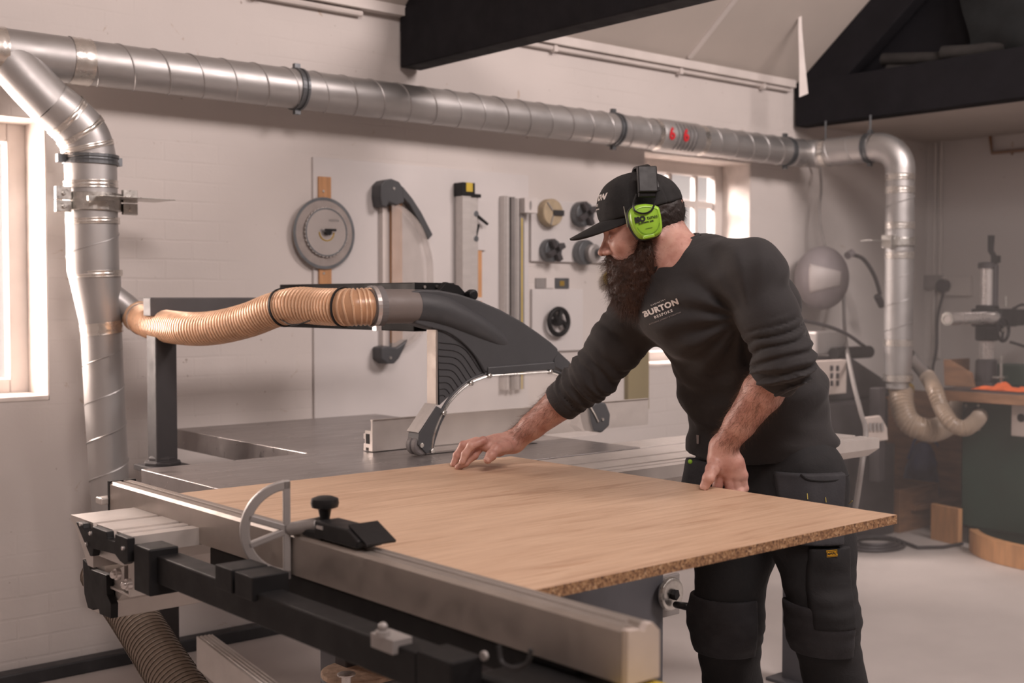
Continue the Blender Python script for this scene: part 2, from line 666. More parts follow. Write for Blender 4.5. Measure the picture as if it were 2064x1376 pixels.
m = MB()
xs = [-1.5, W1[0], W1[1], W2[0], W2[1], XR + .3]
for i in range(5):
    a, b = xs[i], xs[i + 1]
    if i in (1, 3):
        w = W1 if i == 1 else W2
        m.box(a, YW, -.05, b, YW + THK, w[2])
        m.box(a, YW, w[3], b, YW + THK, ZE)
    else:
        m.box(a, YW, -.05, b, YW + THK, ZE)
st(m.build('wall_back', 'paint_brick'))
m = MB().box(XR, -2.3, -.05, XR + .25, YW, 5.3)
st(m.build('wall_right', 'paint_brick_side'))
m = MB().box(-1.5, -2.3, -.12, XR + .3, YW + .3, 0)
st(m.build('floor', 'floor_grey'))
# sloping ceiling up from the eaves, then the flat loft underside past the second truss
m = MB()
SL = math.tan(math.radians(39.5))
zt = ZE + SL * (YW - 1.2)
m.prism([(-1.5, YW + .32, ZE - SL * .32), (-1.5, 1.2, zt), (-1.5, 1.2, zt + .12), (-1.5, YW + .32, ZE - SL * .32 + .12)], (7.6, 0, 0))
st(m.build('ceiling', 'paint_ceiling'))
m = MB().box(6.04, -.4, 2.372, XR, YW, 2.42)
st(m.build('ceiling', 'paint_ceiling'))

m = MB().box(-1.8, -2.3, -.05, -1.5, YW + .3, 3.4)
st(m.build('wall_left', 'paint_brick_side'))
m = MB().box(-1.5, -2.3, -.05, XR + .3, -2.0, 3.2)
st(m.build('wall_front', 'paint_brick'))
m = MB().prism([(-1.8, 1.2, zt + .0), (-1.8, -2.3, 2.45), (-1.8, -2.3, 2.57), (-1.8, 1.2, zt + .12)], (9.4, 0, 0))
st(m.build('ceiling', 'paint_ceiling'))

# windows: reveal lining, frame, bars and one pane each
for nm, w, bars in (('window_1', W1, 0), ('window_2', W2, 3)):
    x0, x1, z0, z1 = w
    root = thing(nm, ((x0 + x1) / 2, YW + .2, z0), None, None)
    st(root)
    fr = MB()
    yf = YW + .20
    fw = .07
    fr.box(x0, yf, z0, x0 + fw, yf + .06, z1).box(x1 - fw, yf, z0, x1, yf + .06, z1)
    fr.box(x0 + fw, yf, z0, x1 - fw, yf + .06, z0 + fw).box(x0 + fw, yf, z1 - fw, x1 - fw, yf + .06, z1)
    if bars:
        for k in range(bars):
            xb = x0 + (x1 - x0) * (k + 1) / (bars + 1)
            fr.box(xb - .014, yf + .01, z0 + fw, xb + .014, yf + .045, z1 - fw)
        fr.box(x0 + fw, yf + .012, 1.86, x1 - fw, yf + .042, 1.90).box(x0 + fw, yf + .012, 1.62, x1 - fw, yf + .042, 1.645)
    else:
        fr.box(x0 + .36, yf, z0 + fw, x0 + .42, yf + .05, z1 - fw)
    st(fr.build('window_frame', 'paint_trim', root, bevel=.006))
    gl = MB().box(x0 + fw, yf + .026, z0 + fw, x1 - fw, yf + .032, z1 - fw)
    st(gl.build('pane', 'window_glass', root))
    sl = MB().box(x0 + .002, YW - .004, z0 + .0, x1 - .002, yf, z0 + .018)
    st(sl.build('window_sill', 'paint_reveal', root, bevel=.004))
    ln = MB().box(x1 - .004, YW + .004, z0 + .018, x1 + .0, yf, z1).box(x0, YW + .004, z0 + .018, x0 + .004, yf, z1).box(x0, YW + .004, z1 - .004, x1, yf, z1)
    st(ln.build('window_reveal', 'paint_reveal', root))

# eaves batten with its cable clips, and the boarded ceiling seam
m = MB()
m.tube([(-1.0, YW - .02, ZE - .028), (2.9, YW - .02, ZE - .028)], .014, 8)
m.tube([(3.3, YW - .02, ZE - .028), (5.85, YW - .02, ZE - .022)], .014, 8)
for x in (1.2, 2.4, 4.0, 4.9, 5.6):
    m.box(x - .012, YW - .04, ZE - .045, x + .012, YW, ZE - .01)
m.box(-1.0, YW - .055, ZE - .012, 5.87, YW, ZE + .03)
st(m.build('trim_1', 'paint_trim', smooth=False))
m = MB()
zc = lambda y: ZE + SL * (YW - y)
m.prism([(4.92, YW - .06, zc(YW - .06) - .014), (4.955, YW - .06, zc(YW - .06) - .014), (4.955, 3.2, zc(3.2) - .014), (4.92, 3.2, zc(3.2) - .014)], (0, 0, .02))
st(m.build('trim_2', 'paint_trim'))

# wall base: dark service trunk on the floor along the back wall
m = MB().box(-1.0, YW - .085, .0, 3.4, YW - .02, .05)
o = m.build('floor_trunking', 'floor_trunk', bevel=.006)
tag(o, 'long dark cable trunking on the floor along the foot of the white back wall', 'trunking')

# purlin between trusses
pz = zc(3.62)
m = MB().prism([(4.95, 3.56, zc(3.56) - .005), (4.95, 3.66, zc(3.66) - .005), (4.95, 3.66, zc(3.66) - .05), (4.95, 3.56, zc(3.56) - .05)], (1.0, 0, 0))
o = m.build('ceiling_batten', 'grey_purlin')
tag(o, 'short dark grey batten across the sloping ceiling at the top of the photo', 'batten')

# ------------------------------------------------------------------ roof trusses
def truss(x, label, notch=0.0):
    root = thing('roof_truss', (x, YW - .1, 2.34), label, 'roof truss', 'black roof trusses')
    tb = MB()
    y1 = YW - .02
    tb.prism([(x, y1, 2.345), (x, y1, 2.60), (x, -.8, 2.60), (x, -.8, 2.345)], (.11, 0, 0))
    tb.build('tie_beam', 'black_timber', root, bevel=.006)
    rf = MB()
    yb = 1.3
    rf.prism([(x + .005, y1 + .01, 2.50), (x + .005, y1 + .01, zc(y1 + .01) - .004), (x + .005, yb, zc(yb) - .004), (x + .005, yb, zc(yb) - .26), (x + .005, y1 - .23, 2.50)], (.10, 0, 0))
    rf.build('rafter', 'black_timber', root, bevel=.006)
    return root


truss(3.10, 'black timber roof truss across the middle of the ceiling, its beam end in the brickwork')
t2 = truss(5.91, 'black timber roof truss on the right with dark storage heaped behind its beam')
m = MB().prism([(6.08, YW, 2.42), (6.08, YW, ZE + .2), (6.08, 1.5, zc(1.5)), (6.08, -.2, zc(1.5)), (6.08, -.2, 2.42)], (.03, 0, 0))
m.build('infill_board', 'black_timber', t2)
# things kept on the loft beyond the truss
for k, (a, b, r, z) in enumerate([((1990, 110), (1780, 120), .035, 0), ((1975, 135), (1790, 140), .03, 0), ((2030, 95), (1900, 108), .04, 0)]):
    pa, pb = P(*a, X=5.99), P(*b, X=5.97)
    m = MB().tube([pa, pa.lerp(pb, .5) + Vector((0, 0, -.008)), pb], r, 12)
    o = m.build('stored_roll', 'stored_roll', smooth=True)
    tag(o, ['brown roll lying on the right truss beam, longest of three', 'thin brown roll lowest on the right truss beam',
            'short brown roll nearest the dark sheeting on the right truss'][k], 'roll', 'rolls on the truss beam')
# dark sheeting bundle
m = MB()
vs, fs = [], []
nx, ny = 14, 16
for j in range(ny):
    for i in range(nx):
        u, w = i / (nx - 1), j / (ny - 1)
        p = P(1945 + 240 * u, -60 + 215 * w, X=5.98)
        k = math.sin(u * PI) * math.sin(min(1, w * 1.1) * PI) * .10 + .012 * math.sin(9 * u + 4 * w) + .01 * math.sin(15 * w - 5 * u)
        lx = .03 * math.sin(w * 7) * (1 - u)
        vs.append(p + Vector((-abs(k) * .55, lx, 0)))
n0 = len(vs)
vs += [Vector((6.06, p[1], p[2])) for p in vs[:n0]]
for j in range(ny - 1):
    for i in range(nx - 1):
        a = j * nx + i
        fs.append((a, a + 1, a + nx + 1, a + nx))
        fs.append((n0 + a, n0 + a + nx, n0 + a + nx + 1, n0 + a + 1))
for i in range(nx - 1):
    fs.append((i, n0 + i, n0 + i + 1, i + 1))
    q = (ny - 1) * nx + i
    fs.append((q, q + 1, n0 + q + 1, n0 + q))
for j in range(ny - 1):
    q = j * nx
    fs.append((q, q + nx, n0 + q + nx, n0 + q))
    q = j * nx + nx - 1
    fs.append((q, n0 + q, n0 + q + nx, q + nx))
m.add(vs, fs)
o = m.build('dust_sheet', 'stored_cloth', smooth=True)
tag(o, 'crumpled dark sheeting bundled up in the right truss at the top corner of the photo', 'sheet')

# hanging strip of pale tape
a, b = P(1611, -40, X=5.25), P(1620, 200, X=5.4)
m = MB()
pts = [P(1611, -60, X=5.5), P(1613, 60, X=5.5), P(1617, 130, X=5.5), P(1620, 196, X=5.5)]
for i in range(3):
    w0, w1 = [.004, .010, .016, .024][i], [.004, .010, .016, .024][i + 1]
    d = Vector((.76, -.65, 0))
    p, q = pts[i], pts[i + 1]
    e = Vector((0, 0, .02)) if i == 2 else Vector()
    m.prism([p - d * w0, q - d * w1 - e * 0, q + d * w1 + e, p + d * w0], (.001, .0012, 0))
o = m.build('hanging_tape', 'paint_trim')
tag(o, 'pale strip of tape hanging down from the ceiling in front of the right truss', 'tape')

# ================================================================== EXTRACTION DUCTS
DY, DZ, DR = 4.223, 2.17, .077


def clamp_ring(root, c, axis, r, rod=None, foot=None):
    mb = MB()
    for s in (-.012, .012):
        mb.lathe(Vector(c) + Vector(axis) * (s - .005), axis, [(r + .001, 0), (r + .006, 0), (r + .006, .010), (r + .001, .010)], 36, caps=False)
    mb.lathe(Vector(c) + Vector(axis) * -.012, axis, [(r + .001, 0), (r + .003, .012), (r + .001, .024)], 36, caps=False)
    mb.box(c[0] - .012, c[1] - .010, c[2] + r, c[0] + .012, c[1] + .010, c[2] + r + .022) if abs(axis[2]) < .5 else \
        mb.box(c[0] - r - .03, c[1] - .012, c[2] - .014, c[0] - r, c[1] + .012, c[2] + .014).box(c[0] + r, c[1] - .012, c[2] - .014, c[0] + r + .02, c[1] + .012, c[2] + .014)
    if abs(axis[2]) < .5:
        mb.box(c[0] - .012, c[1] - .010, c[2] - r - .022, c[0] + .012, c[1] + .010, c[2] - r)
    o = mb.build('pipe_clamp', 'clamp_metal', root)
    if foot:
        f_ = MB().tube([c, foot], .006, 8)
        f_.build('fixing_rod', 'clamp_metal', o)
    return o


def tape(root, a, b, r, mat='duct_foil'):
    a, b = Vector(a), Vector(b)
    L = (b - a).length
    mb = MB()
    n = 6
    prof = [(r + .0022 + .0009 * math.sin(i * 2.3), L * i / n) for i in range(n + 1)]
    mb.lathe(a, b - a, prof, 40, caps=False)
    return mb.build('foil_tape', mat, root, smooth=True)


d1 = thing('overhead_duct', (3.0, DY, DZ - DR), 'long galvanised spiral duct running high along the white back wall', 'duct')
X0, X1 = 1.625, 5.72
mb = MB().tube([(X0, DY, DZ), (X1, DY, DZ)], DR, 48, caps=False)
mb.helix([(X0 + .02, DY, DZ), (X1, DY, DZ)], DR + .0005, .133, .0032, 5, 48, .4)
mb.build('spiral_pipe', 'galvanised', d1, smooth=True)
# the plain collar and Y piece at the left end
mb = MB().tube([(.2, DY, DZ), (X0 - .0, DY, DZ)], DR + .002, 48, caps=False)
mb.build('collar_pipe', 'galvanised', d1, smooth=True)
tape(d1, (1.60, DY, DZ), (1.672, DY, DZ), DR + .002)
xl = P(3, 110, Y=DY).x
tape(d1, (xl - .05, DY, DZ), (xl + .003, DY, DZ), DR + .003)
for px in (598, 1236, 1583):
    x = P(px, 200, Y=DY).x
    clamp_ring(d1, (x, DY, DZ), (1, 0, 0), DR, foot=(x, YW, DZ))
# numbered access sleeve
xa, xb = P(1318, 260, Y=DY).x, P(1403, 280, Y=DY).x
sl = MB().lathe((xa, DY, DZ), (1, 0, 0), [(DR, 0), (DR + .006, .02), (DR + .006, xb - xa - .02), (DR, xb - xa)], 44, caps=False)
sl = sl.build('access_sleeve', 'galvanised', d1, smooth=True)
mb = MB()
for k in range(6):
    x = xa + .09 + k * (xb - xa - .18) / 5
    mb.arc((x, DY, DZ), (0, -1, 0), (0, 0, 1), DR + .006, DR + .0095, -1.0, .75, (.006, 0, 0), 12)
mb.build('rib', 'galvanised_seam', sl)
bv = BVHTree.FromPolygons([v_.co + world_loc(sl) for v_ in sl.data.vertices], [tuple(p.vertices) for p in sl.data.polygons])
mb = MB()
for k, px in enumerate((1353, 1381)):
    c = P(px, 271 + k * 4, Y=DY - DR)
    wrapped(mb, '6', .085, (c.x, DY - DR, DZ - .002), (1, 0, 0), (0, 0, 1), bv, lift=.004, bold=.003)
mb.build('red_numeral', 'red_paint', sl)
tape(d1, (xa - .03, DY, DZ), (xa + .012, DY, DZ), DR)
tape(d1, (xb - .01, DY, DZ), (xb + .03, DY, DZ), DR)
# right end: elbow towards the camera, short run, elbow down
ex = 5.735
path = catmull([(X1, DY, DZ), (5.80, DY - .008, DZ), (5.855, DY - .045, DZ), (5.868, DY - .10, DZ)], 6)
MB().tube(path, DR + .001, 44, caps=False).build('elbow', 'galvanised', d1, smooth=True)
mb = MB().tube([(5.868, DY - .10, DZ), (5.868, 3.80, DZ)], DR, 44, caps=False)
mb.helix([(5.868, DY - .12, DZ), (5.868, 3.81, DZ)], DR + .0005, .133, .003, 5, 40)
mb.build('spiral_pipe', 'galvanised', d1, smooth=True)
tape(d1, (5.868, DY - .13, DZ), (5.868, DY - .085, DZ), DR)
tape(d1, (5.765, DY, DZ), (5.795, DY - .004, DZ), DR)
clamp_ring(d1, (5.868, 3.83, DZ), (0, 1, 0), DR)
MB().tube([(5.868, 3.83, DZ + DR), (5.868, 3.83, 2.35)], .006, 8).build('hanger_rod', 'clamp_metal', d1)
MB().tube([(5.868, 4.12, DZ + DR), (5.868, 4.12, 2.35)], .005, 8).build('hanger_rod', 'clamp_metal', d1)

# right-hand drop
VX, VY = 5.88, 3.65
d2 = thing('drop_duct', (VX, VY, .86), 'galvanised duct dropping down on the right beside the green machine', 'duct', 'drop ducts')
path = catmull([(5.868, 3.80, DZ), (5.87, 3.745, DZ - .008), (5.874, 3.685, DZ - .045), (VX, 3.655, DZ - .10), (VX, VY, DZ - .16)], 6)
MB().tube(path, DR + .0015, 44, caps=False).build('elbow', 'galvanised', d2, smooth=True)
mb = MB().tube([(VX, VY, DZ - .16), (VX, VY, 1.09)], DR - .002, 44, caps=False)
mb.helix([(VX, VY, DZ - .17), (VX, VY, 1.10)], DR - .0015, .133, .003, 5, 44)
mb.build('spiral_pipe', 'galvanised', d2, smooth=True)
mb = MB().lathe((VX, VY, .86), (0, 0, 1), [(.062, 0), (.062, .05), (DR - .006, .12), (DR, .24)], 40, caps=False)
mb.build('reducer', 'galvanised', d2, smooth=True)
for z in (DZ - .19, DZ - .26, 1.56, 1.72, 1.09, .90):
    tape(d2, (VX, VY, z), (VX, VY, z + .035), DR - .001)
gt = MB()
for dx in (-1, 1):
    gt.box(VX + dx * (DR + .022) - .026, VY - .03, 1.615, VX + dx * (DR + .022) + .026, VY + .03, 1.685)
gt.lathe((VX, VY, 1.625), (0, 0, 1), [(DR, 0), (DR + .014, .004), (DR + .014, .045), (DR, .05)], 40)
gt = gt.build('blast_gate', 'zinc', d2, bevel=.003)
MB().obox((VX - .12, VY + .03, 1.655), (.20, .10, .004), (.9, -.35, 0)).build('slide_plate', 'zinc', gt)
mb = MB().tube([P(1832, 715, Y=VY), P(1866, 756, Y=VY - .03)], .036, 24, caps=False)
mb.build('branch_pipe', 'galvanised', d2, smooth=True)
MB().tube([P(1862, 750, Y=VY - .03), P(1870, 760, Y=VY - .03)], .040, 24, caps=False).build('hose_clip', 'zinc', d2)

# left-hand drop
d3 = thing('drop_duct', (1.86, 4.19, 0), 'large galvanised duct dropping beside the bright left window, wrapped in foil tape', 'duct', 'drop ducts')
R3 = .087
LY = 4.17
br = [P(18, 118, Y=DY), P(60, 165, Y=LY + .02), P(108, 215, Y=LY)]
MB().tube(br, .080, 40, caps=False).build('branch_pipe', 'galvanised', d3, smooth=True)
el = catmull([P(100, 206, Y=LY), P(140, 240, Y=LY), P(168, 275, Y=LY), P(180, 312, Y=LY), P(183, 345, Y=LY)], 7)
rr = [.080 + (R3 - .080) * min(1, i / 12) for i in range(len(el))]
MB().tube(el, rr, 44, caps=False).build('elbow', 'galvanised', d3, smooth=True)
for i in (5, 11, 17):
    a = el[i]
    b = el[i + 2]
    tape(d3, a, b, rr[i] + .001)
stn = [(183, 335, R3), (185, 430, R3), (188, 545, R3), (192, 560, R3 - .001), (205, 665, .068)]
pp = [P(a, b, Y=LY) for a, b, _ in stn]
MB().tube(pp, [s[2] for s in stn], 44, caps=False).build('drop_pipe', 'galvanised', d3, smooth=True)
lo = [P(204, 660, Y=LY), P(212, 830, Y=LY), P(222, 990, Y=LY), P(232, 1140, Y=LY)]
mb = MB().tube(lo, [.069, .068, .066, .065], 44, caps=False)
mb.helix(lo, .0675, .133, .003, 5, 44, 1.0)
mb.build('spiral_pipe', 'galvanised', d3, smooth=True)
up = MB()
up.helix([P(186, 440, Y=LY), P(188, 540, Y=LY)], R3, .16, .003, 5, 44, 2.2)
up.build('spiral_seam', 'galvanised', d3, smooth=True)
for ya, yb, ra, rb in ((545, 558, R3, R3), (648, 672, .069, .069), (365, 380, R3, R3), (440, 452, R3, R3), (312, 320, R3, R3)):
    xa_, xb_ = 181 + max(0, ya - 330) * .052, 181 + max(0, yb - 330) * .052
    if ya > 600:
        xa_, xb_ = 203, 206
    tape(d3, P(xa_, ya, Y=LY), P(xb_, yb, Y=LY), ra + .0015)
c = P(183, 323, Y=LY)
clamp_ring(d3, c, (0, 0, 1), R3 + .001)
# blast gate with its slide
g1 = P(186, 408, Y=LY)
gt = MB()
gt.lathe((g1.x, g1.y, g1.z - .032), (0, 0, 1), [(R3, 0), (R3 + .010, .002), (R3 + .010, .062), (R3, .064)], 44)
for dx in (-1, 1):
    gt.box(g1.x + dx * (R3 + .030) - .026, g1.y - .05, g1.z + .002, g1.x + dx * (R3 + .030) + .026, g1.y - .03, g1.z + .046)
    gt.box(g1.x + dx * (R3 + .030) - .026, g1.y - .05, g1.z - .04, g1.x + dx * (R3 + .030) + .026, g1.y - .03, g1.z - .001)
    for zz in (.022, -.022):
        gt.cyl((g1.x + dx * (R3 + .030), g1.y - .056, g1.z + zz), (g1.x + dx * (R3 + .030), g1.y - .03, g1.z + zz), .007, 10)
gt = gt.build('blast_gate', 'zinc', d3, bevel=.002)
pl = MB().obox((g1.x + .10, g1.y - .085, g1.z + .012), (.27, .15, .003), (1, .06, 0))
pl.obox((g1.x - .015, g1.y - .11, g1.z + .008), (.10, .012, .018), (.97, .2, .06))
pl.build('slide_plate', 'zinc', gt, bevel=.001)
# branch to the saw hose
bp = [P(222, 592, Y=LY - .01), P(252, 614, Y=LY - .03), P(283, 642, T=4.28)]
MB().tube(bp, .042, 30, caps=False).build('branch_pipe', 'galvanised', d3, smooth=True)

# ================================================================== HOSES
def hose(root, pts, r, pitch, wire, wmat, smat, n=30, skin=-.0015):
    path = catmull(pts, 10)
    a = MB()
    pp = resample(path, pitch / 2)
    rl = r if callable(r) else (lambda u: r)
    rs = [rl(i / (len(pp) - 1)) + (skin if i % 2 else 0) for i in range(len(pp))]
    a.tube(pp, rs, n, caps=False)
    a.build('hose_wall', smat, root, smooth=True)
    b = MB()
    b.helix(path, rl, pitch, wire, 5, 20)
    b.build('wire_coil', wmat, root, smooth=True)
    return path


hpx = [(277, 637, 4.30), (310, 652, 4.10), (375, 662, 3.92), (435, 660, 3.83), (500, 645, 3.75), (552, 625, 3.68), (600, 615, 3.62),
       (650, 618, 3.57), (700, 620, 3.62), (740, 618, 3.575), (764, 617, 3.55)]
hp = [P(a, b, T=c_) for a, b, c_ in hpx[:-3]] + [P(702, 619, Y=2.975), P(738, 618, Y=2.945), P(764, 617, Y=2.935)]
hs = thing('ribbed_hose', hp[4], 'orange-brown ribbed suction hose hanging from the left duct to the saw guard', 'hose', None)
rad = lambda u: .052 - .002 * u + .004 * max(0, (u - .5))
hpath = hose(hs, hp, rad, .0125, .0038, 'hose_wire', 'hose_skin')


def ring_at(root, path, k, r, w, mat, name, lug=None, lugmat=None):
    t_ = (path[k + 1] - path[k - 1]).normalized()
    mb = MB().lathe(path[k] - t_ * w / 2, t_, [(r, 0), (r + .004, 0), (r + .004, w), (r, w)], 36, caps=False)
    if lug:
        mb.obox(path[k] + Vector(lug), (.018, .02, .014))
    return mb.build(name, mat, root)


kk = min(range(len(hpath)), key=lambda i: (hpath[i] - P(572, 621, T=3.66)).length)
ring_at(hs, hpath, kk, .055, .007, 'black_plastic', 'cable_tie', lug=(-.012, -.05, .0))
kk = min(range(len(hpath)), key=lambda i: (hpath[i] - P(697, 620, T=3.53)).length)
ring_at(hs, hpath, kk, .055, .006, 'black_plastic', 'cable_tie', lug=(-.012, -.05, -.005))
MB().tube(catmull([P(560, 640, T=3.62), P(590, 655, T=3.58), P(625, 646, T=3.54)], 6), .0022, 6).build('tie_tail', 'black_plastic', hs)
ring_at(hs, hpath, 4, .053, .012, 'steel_bright', 'hose_clip')
ring_at(hs, hpath, len(hpath) - 6, .056, .012, 'steel_bright', 'hose_clip', lug=(.0, -.02, -.062))
ring_at(hs, hpath, len(hpath) - 4, .0555, .034, 'grey_rubber', 'hose_cuff')
# hanger stub over the hose
sb = MB().obox(P(566, 590, T=3.66), (.05, .012, .008)).cyl(P(566, 590, T=3.66), P(566, 598, T=3.66), .008, 10)
sb.build('hanger_bracket', 'zinc', hs)

# grey-brown hose under the machine, front left
hp = [P(205, 1150, T=3.32), P(258, 1225, T=3.2), P(300, 1290, T=3.1), P(345, 1360, T=3.0), P(405, 1440, T=2.9), P(480, 1500, T=2.85)]
h2 = thing('ribbed_hose', hp[4], 'dull brown ribbed hose hanging below the sliding table at lower left', 'hose')
hose(h2, hp, .060, .0135, .0016, 'hose_wire_grey', 'hose_brown')

# clear hoses on the right
hp = [P(1817, 782, Y=VY), P(1818, 815, T=6.55), P(1832, 850, T=6.5), P(1866, 866, T=6.48), P(1896, 862, T=6.6), P(1925, 840, T=6.8), P(1945, 790, T=7.1)]
h3 = thing('clear_hose', hp[3], 'wide clear ribbed hose looping from the foot of the right duct behind the green machine', 'hose', 'clear hoses')
hose(h3, hp, .060, .018, .004, 'hose_wire_clear', 'hose_skin_clear')
ring_at(h3, catmull(hp, 10), 1, .063, .02, 'gold_paint', 'hose_clip')
hp = [P(1868, 757, Y=VY - .03), P(1884, 785, T=6.45), P(1897, 820, T=6.38), P(1917, 852, T=6.3), P(1943, 863, T=6.3), P(1965, 850, T=6.4), P(1975, 838, T=6.55)]
h4 = thing('clear_hose', hp[3], 'narrow clear ribbed hose from the duct branch into the side of the green machine', 'hose', 'clear hoses')
hose(h4, hp, .040, .016, .0032, 'hose_wire_clear', 'hose_skin_clear')

# ================================================================== ON THE BACK WALL
def wp(px, py, d=0.0):
    return P(px, py, Y=YW - d)


def wrect(mb, x0, y0, x1, y1, thick, off=0.0):
    """upright rectangle on the back wall given two opposite corners of the photograph"""
    a, b = wp(x0, y0, off), wp(x1, y1, off)
    return mb.box(min(a.x, b.x), YW - off - thick, min(a.z, b.z), max(a.x, b.x), YW - off, max(a.z, b.z))


a = wp(628, 316)
b = wp(1062, 1000)
m = MB().box(a.x, YW - .012, .62, b.x, YW - .001, a.z)
o = m.build('backing_board', 'paint_board', bevel=.002)
tag(o, 'large white painted board on the back wall behind the saw blade and fences', 'board')
a, b = wp(1066, 402), wp(1290, 540)
m = MB().box(a.x, YW - .018, b.z + .02, b.x - .02, YW - .001, a.z)
o = m.build('backing_board', 'paint_board', bevel=.002)
tag(o, 'small white board on the wall holding four lathe chucks behind the man', 'board')
a, b = wp(1068, 582), wp(1170, 705)
m = MB().box(a.x, YW - .018, b.z, b.x, YW - .001, a.z)
o = m.build('backing_board', 'paint_board', bevel=.002)
tag(o, 'small white board on the wall holding the black handwheel', 'board')

# saw blades on a wooden strip
bx = P(654, 470, Y=YW - .03)
root = thing('blade_rack', (bx.x, YW, bx.z - .33), 'upright strip of wood on the wall that the round saw blades hang on', 'rack')
p0, p1 = wp(637, 356), wp(662, 580)
MB().box(p0.x, YW - .022, p1.z, wp(662, 400).x, YW - .012, p0.z).build('wooden_strip', 'pale_timber', root, bevel=.001)
for z in (p0.z - .06, p1.z + .06):
    MB().cyl((bx.x, YW - .025, z), (bx.x, YW - .02, z), .005, 10).build('screw', 'zinc', root)


def blade(c, r, teeth, name, label, y, big):
    root = thing(name, (c.x, y, c.z - r), label, 'saw blade', 'round saw blades on the wall')
    mb = MB()
    pts = []
    for k in range(teeth):
        w = 2 * PI * k / teeth
        w2 = w + 2 * PI / teeth * .62
        d = r * (.035 if big else .065)
        pts.append((c.x + math.cos(w) * r, y, c.z + math.sin(w) * r))
        pts.append((c.x + math.cos(w2) * (r - d * .5), y, c.z + math.sin(w2) * (r - d * .5)))
        pts.append((c.x + math.cos(w2) * (r - d), y, c.z + math.sin(w2) * (r - d)))
    mb.prism(pts, (0, .003, 0))
    mb.build('steel_disc', 'blade_steel' if big else 'steel_bright', root)
    tr = MB()
    tr.arc((c.x, y - .001, c.z), (1, 0, 0), (0, 0, 1), r * (.905 if big else .90), r * (.985 if big else .955), 0, 2 * PI, (0, .001, 0), 60)
    tr.build('tooth_ring', 'clamp_metal', root)
    return root


rb = .150
blade(bx, rb, 96, 'saw_blade', 'largest round saw blade on the wall, behind the smaller one', YW - .030, True)
b2 = bx + Vector((0.004, 0, .004))
s2 = blade(b2, rb * .70, 36, 'saw_blade', 'smaller coarse-toothed saw blade hung in front of the large one', YW - .040, False)
mb = MB().arc((b2.x, YW - .042, b2.z), (1, 0, 0), (0, 0, 1), rb * .215, rb * .25, PI * 1.0, PI * 2.0, (0, .001, 0), 24)
mb.build('gold_mark', 'gold_paint', s2)
mb = MB().cyl((b2.x, YW - .06, b2.z), (b2.x, YW - .04, b2.z), .014, 16).box(b2.x - .018, YW - .062, b2.z + .004, b2.x + .034, YW - .054, b2.z + .014)
mb.build('holding_knob', 'black_plastic', s2)
mb = MB()
for k in range(5):
    mb.box(b2.x + .012 + k * .010, YW - .0425, b2.z + .046, b2.x + .019 + k * .010, YW - .0415, b2.z + .054)
mb.build('printed_mark', 'aluminium_dull', s2)

# spare saw guard hanging upside down
def wpoly(mb, pts, off, thick):
    q = [P(a, b, Y=YW - off) for a, b in pts]
    return mb.prism([Vector((p.x, YW - off, p.z)) for p in q], (0, thick, 0))


g = thing('spare_guard', wp(790, 735), 'spare curved clear saw guard with grey plastic ends hung upright on the wall', 'saw guard')
m = MB()
up_pts = [(768, 372), (776, 363), (790, 360), (805, 366), (813, 378), (816, 408), (800, 414), (785, 408), (780, 418), (770, 415), (767, 395)]
wpoly(m, up_pts, .085, .07)
m.build('top_housing', 'hood_plastic', g, bevel=.006)
m = MB()
wpoly(m, [(812, 375), (832, 400), (850, 428), (873, 473), (864, 483), (845, 445), (826, 412), (810, 395)], .07, .04)
m.build('strap_arm', 'hood_plastic', g, bevel=.004)
m = MB()
wpoly(m, [(769, 700), (780, 697), (800, 700), (824, 683), (815, 702), (805, 722), (795, 733), (780, 733), (769, 724)], .085, .07)
m.build('bottom_housing', 'hood_plastic', g, bevel=.006)
for a in ((794, 380), (787, 721)):
    c = wp(*a, .086)
    MB().cyl(c + Vector((0, -.003, 0)), c + Vector((0, .002, 0)), .006, 10).build('screw', 'zinc', g)
cv = catmull([wp(783, 408, .05), wp(812, 422, .05), (wp(842, 455, .05)), wp(862, 510, .05), wp(866, 560, .05), wp(864, 620, .05), wp(850, 660, .05), wp(825, 690, .05), wp(795, 700, .05)], 6)
m = MB()
m.prism([Vector((p.x, YW - .075, p.z)) for p in cv] + [Vector((wp(770, 700).x, YW - .075, cv[-1].z)), Vector((wp(770, 420).x, YW - .075, cv[0].z))], (0, .003, 0))
m.build('clear_side', 'clear_cover', g)
m = MB()
vs, fs = [], []
for p in cv:
    vs += [Vector((p.x, YW - .078, p.z)), Vector((p.x + .002, YW - .03, p.z))]
for i in range(len(cv) - 1):
    fs.append((2 * i, 2 * i + 1, 2 * i + 3, 2 * i + 2))
m.add(vs, fs)
oc = m.build('clear_rim', 'clear_cover', g, smooth=True)
sd = oc.modifiers.new('thick', 'SOLIDIFY')
sd.thickness = .003
m = MB()
pa, pb = wp(769, 415, .03), wp(769, 705, .03)
m.box(pa.x - .001, YW - .04, pb.z, pa.x + .022, YW - .012, pa.z)
m.build('backing_strip', 'paint_trim', g)
m = MB()
pa, pb = wp(790, 415, .03), wp(811, 600, .03)
m.box(pa.x, YW - .03, wp(800, 690).z, pb.x, YW - .012, pa.z + .02)
m.build('wooden_strip', 'pale_timber', g)

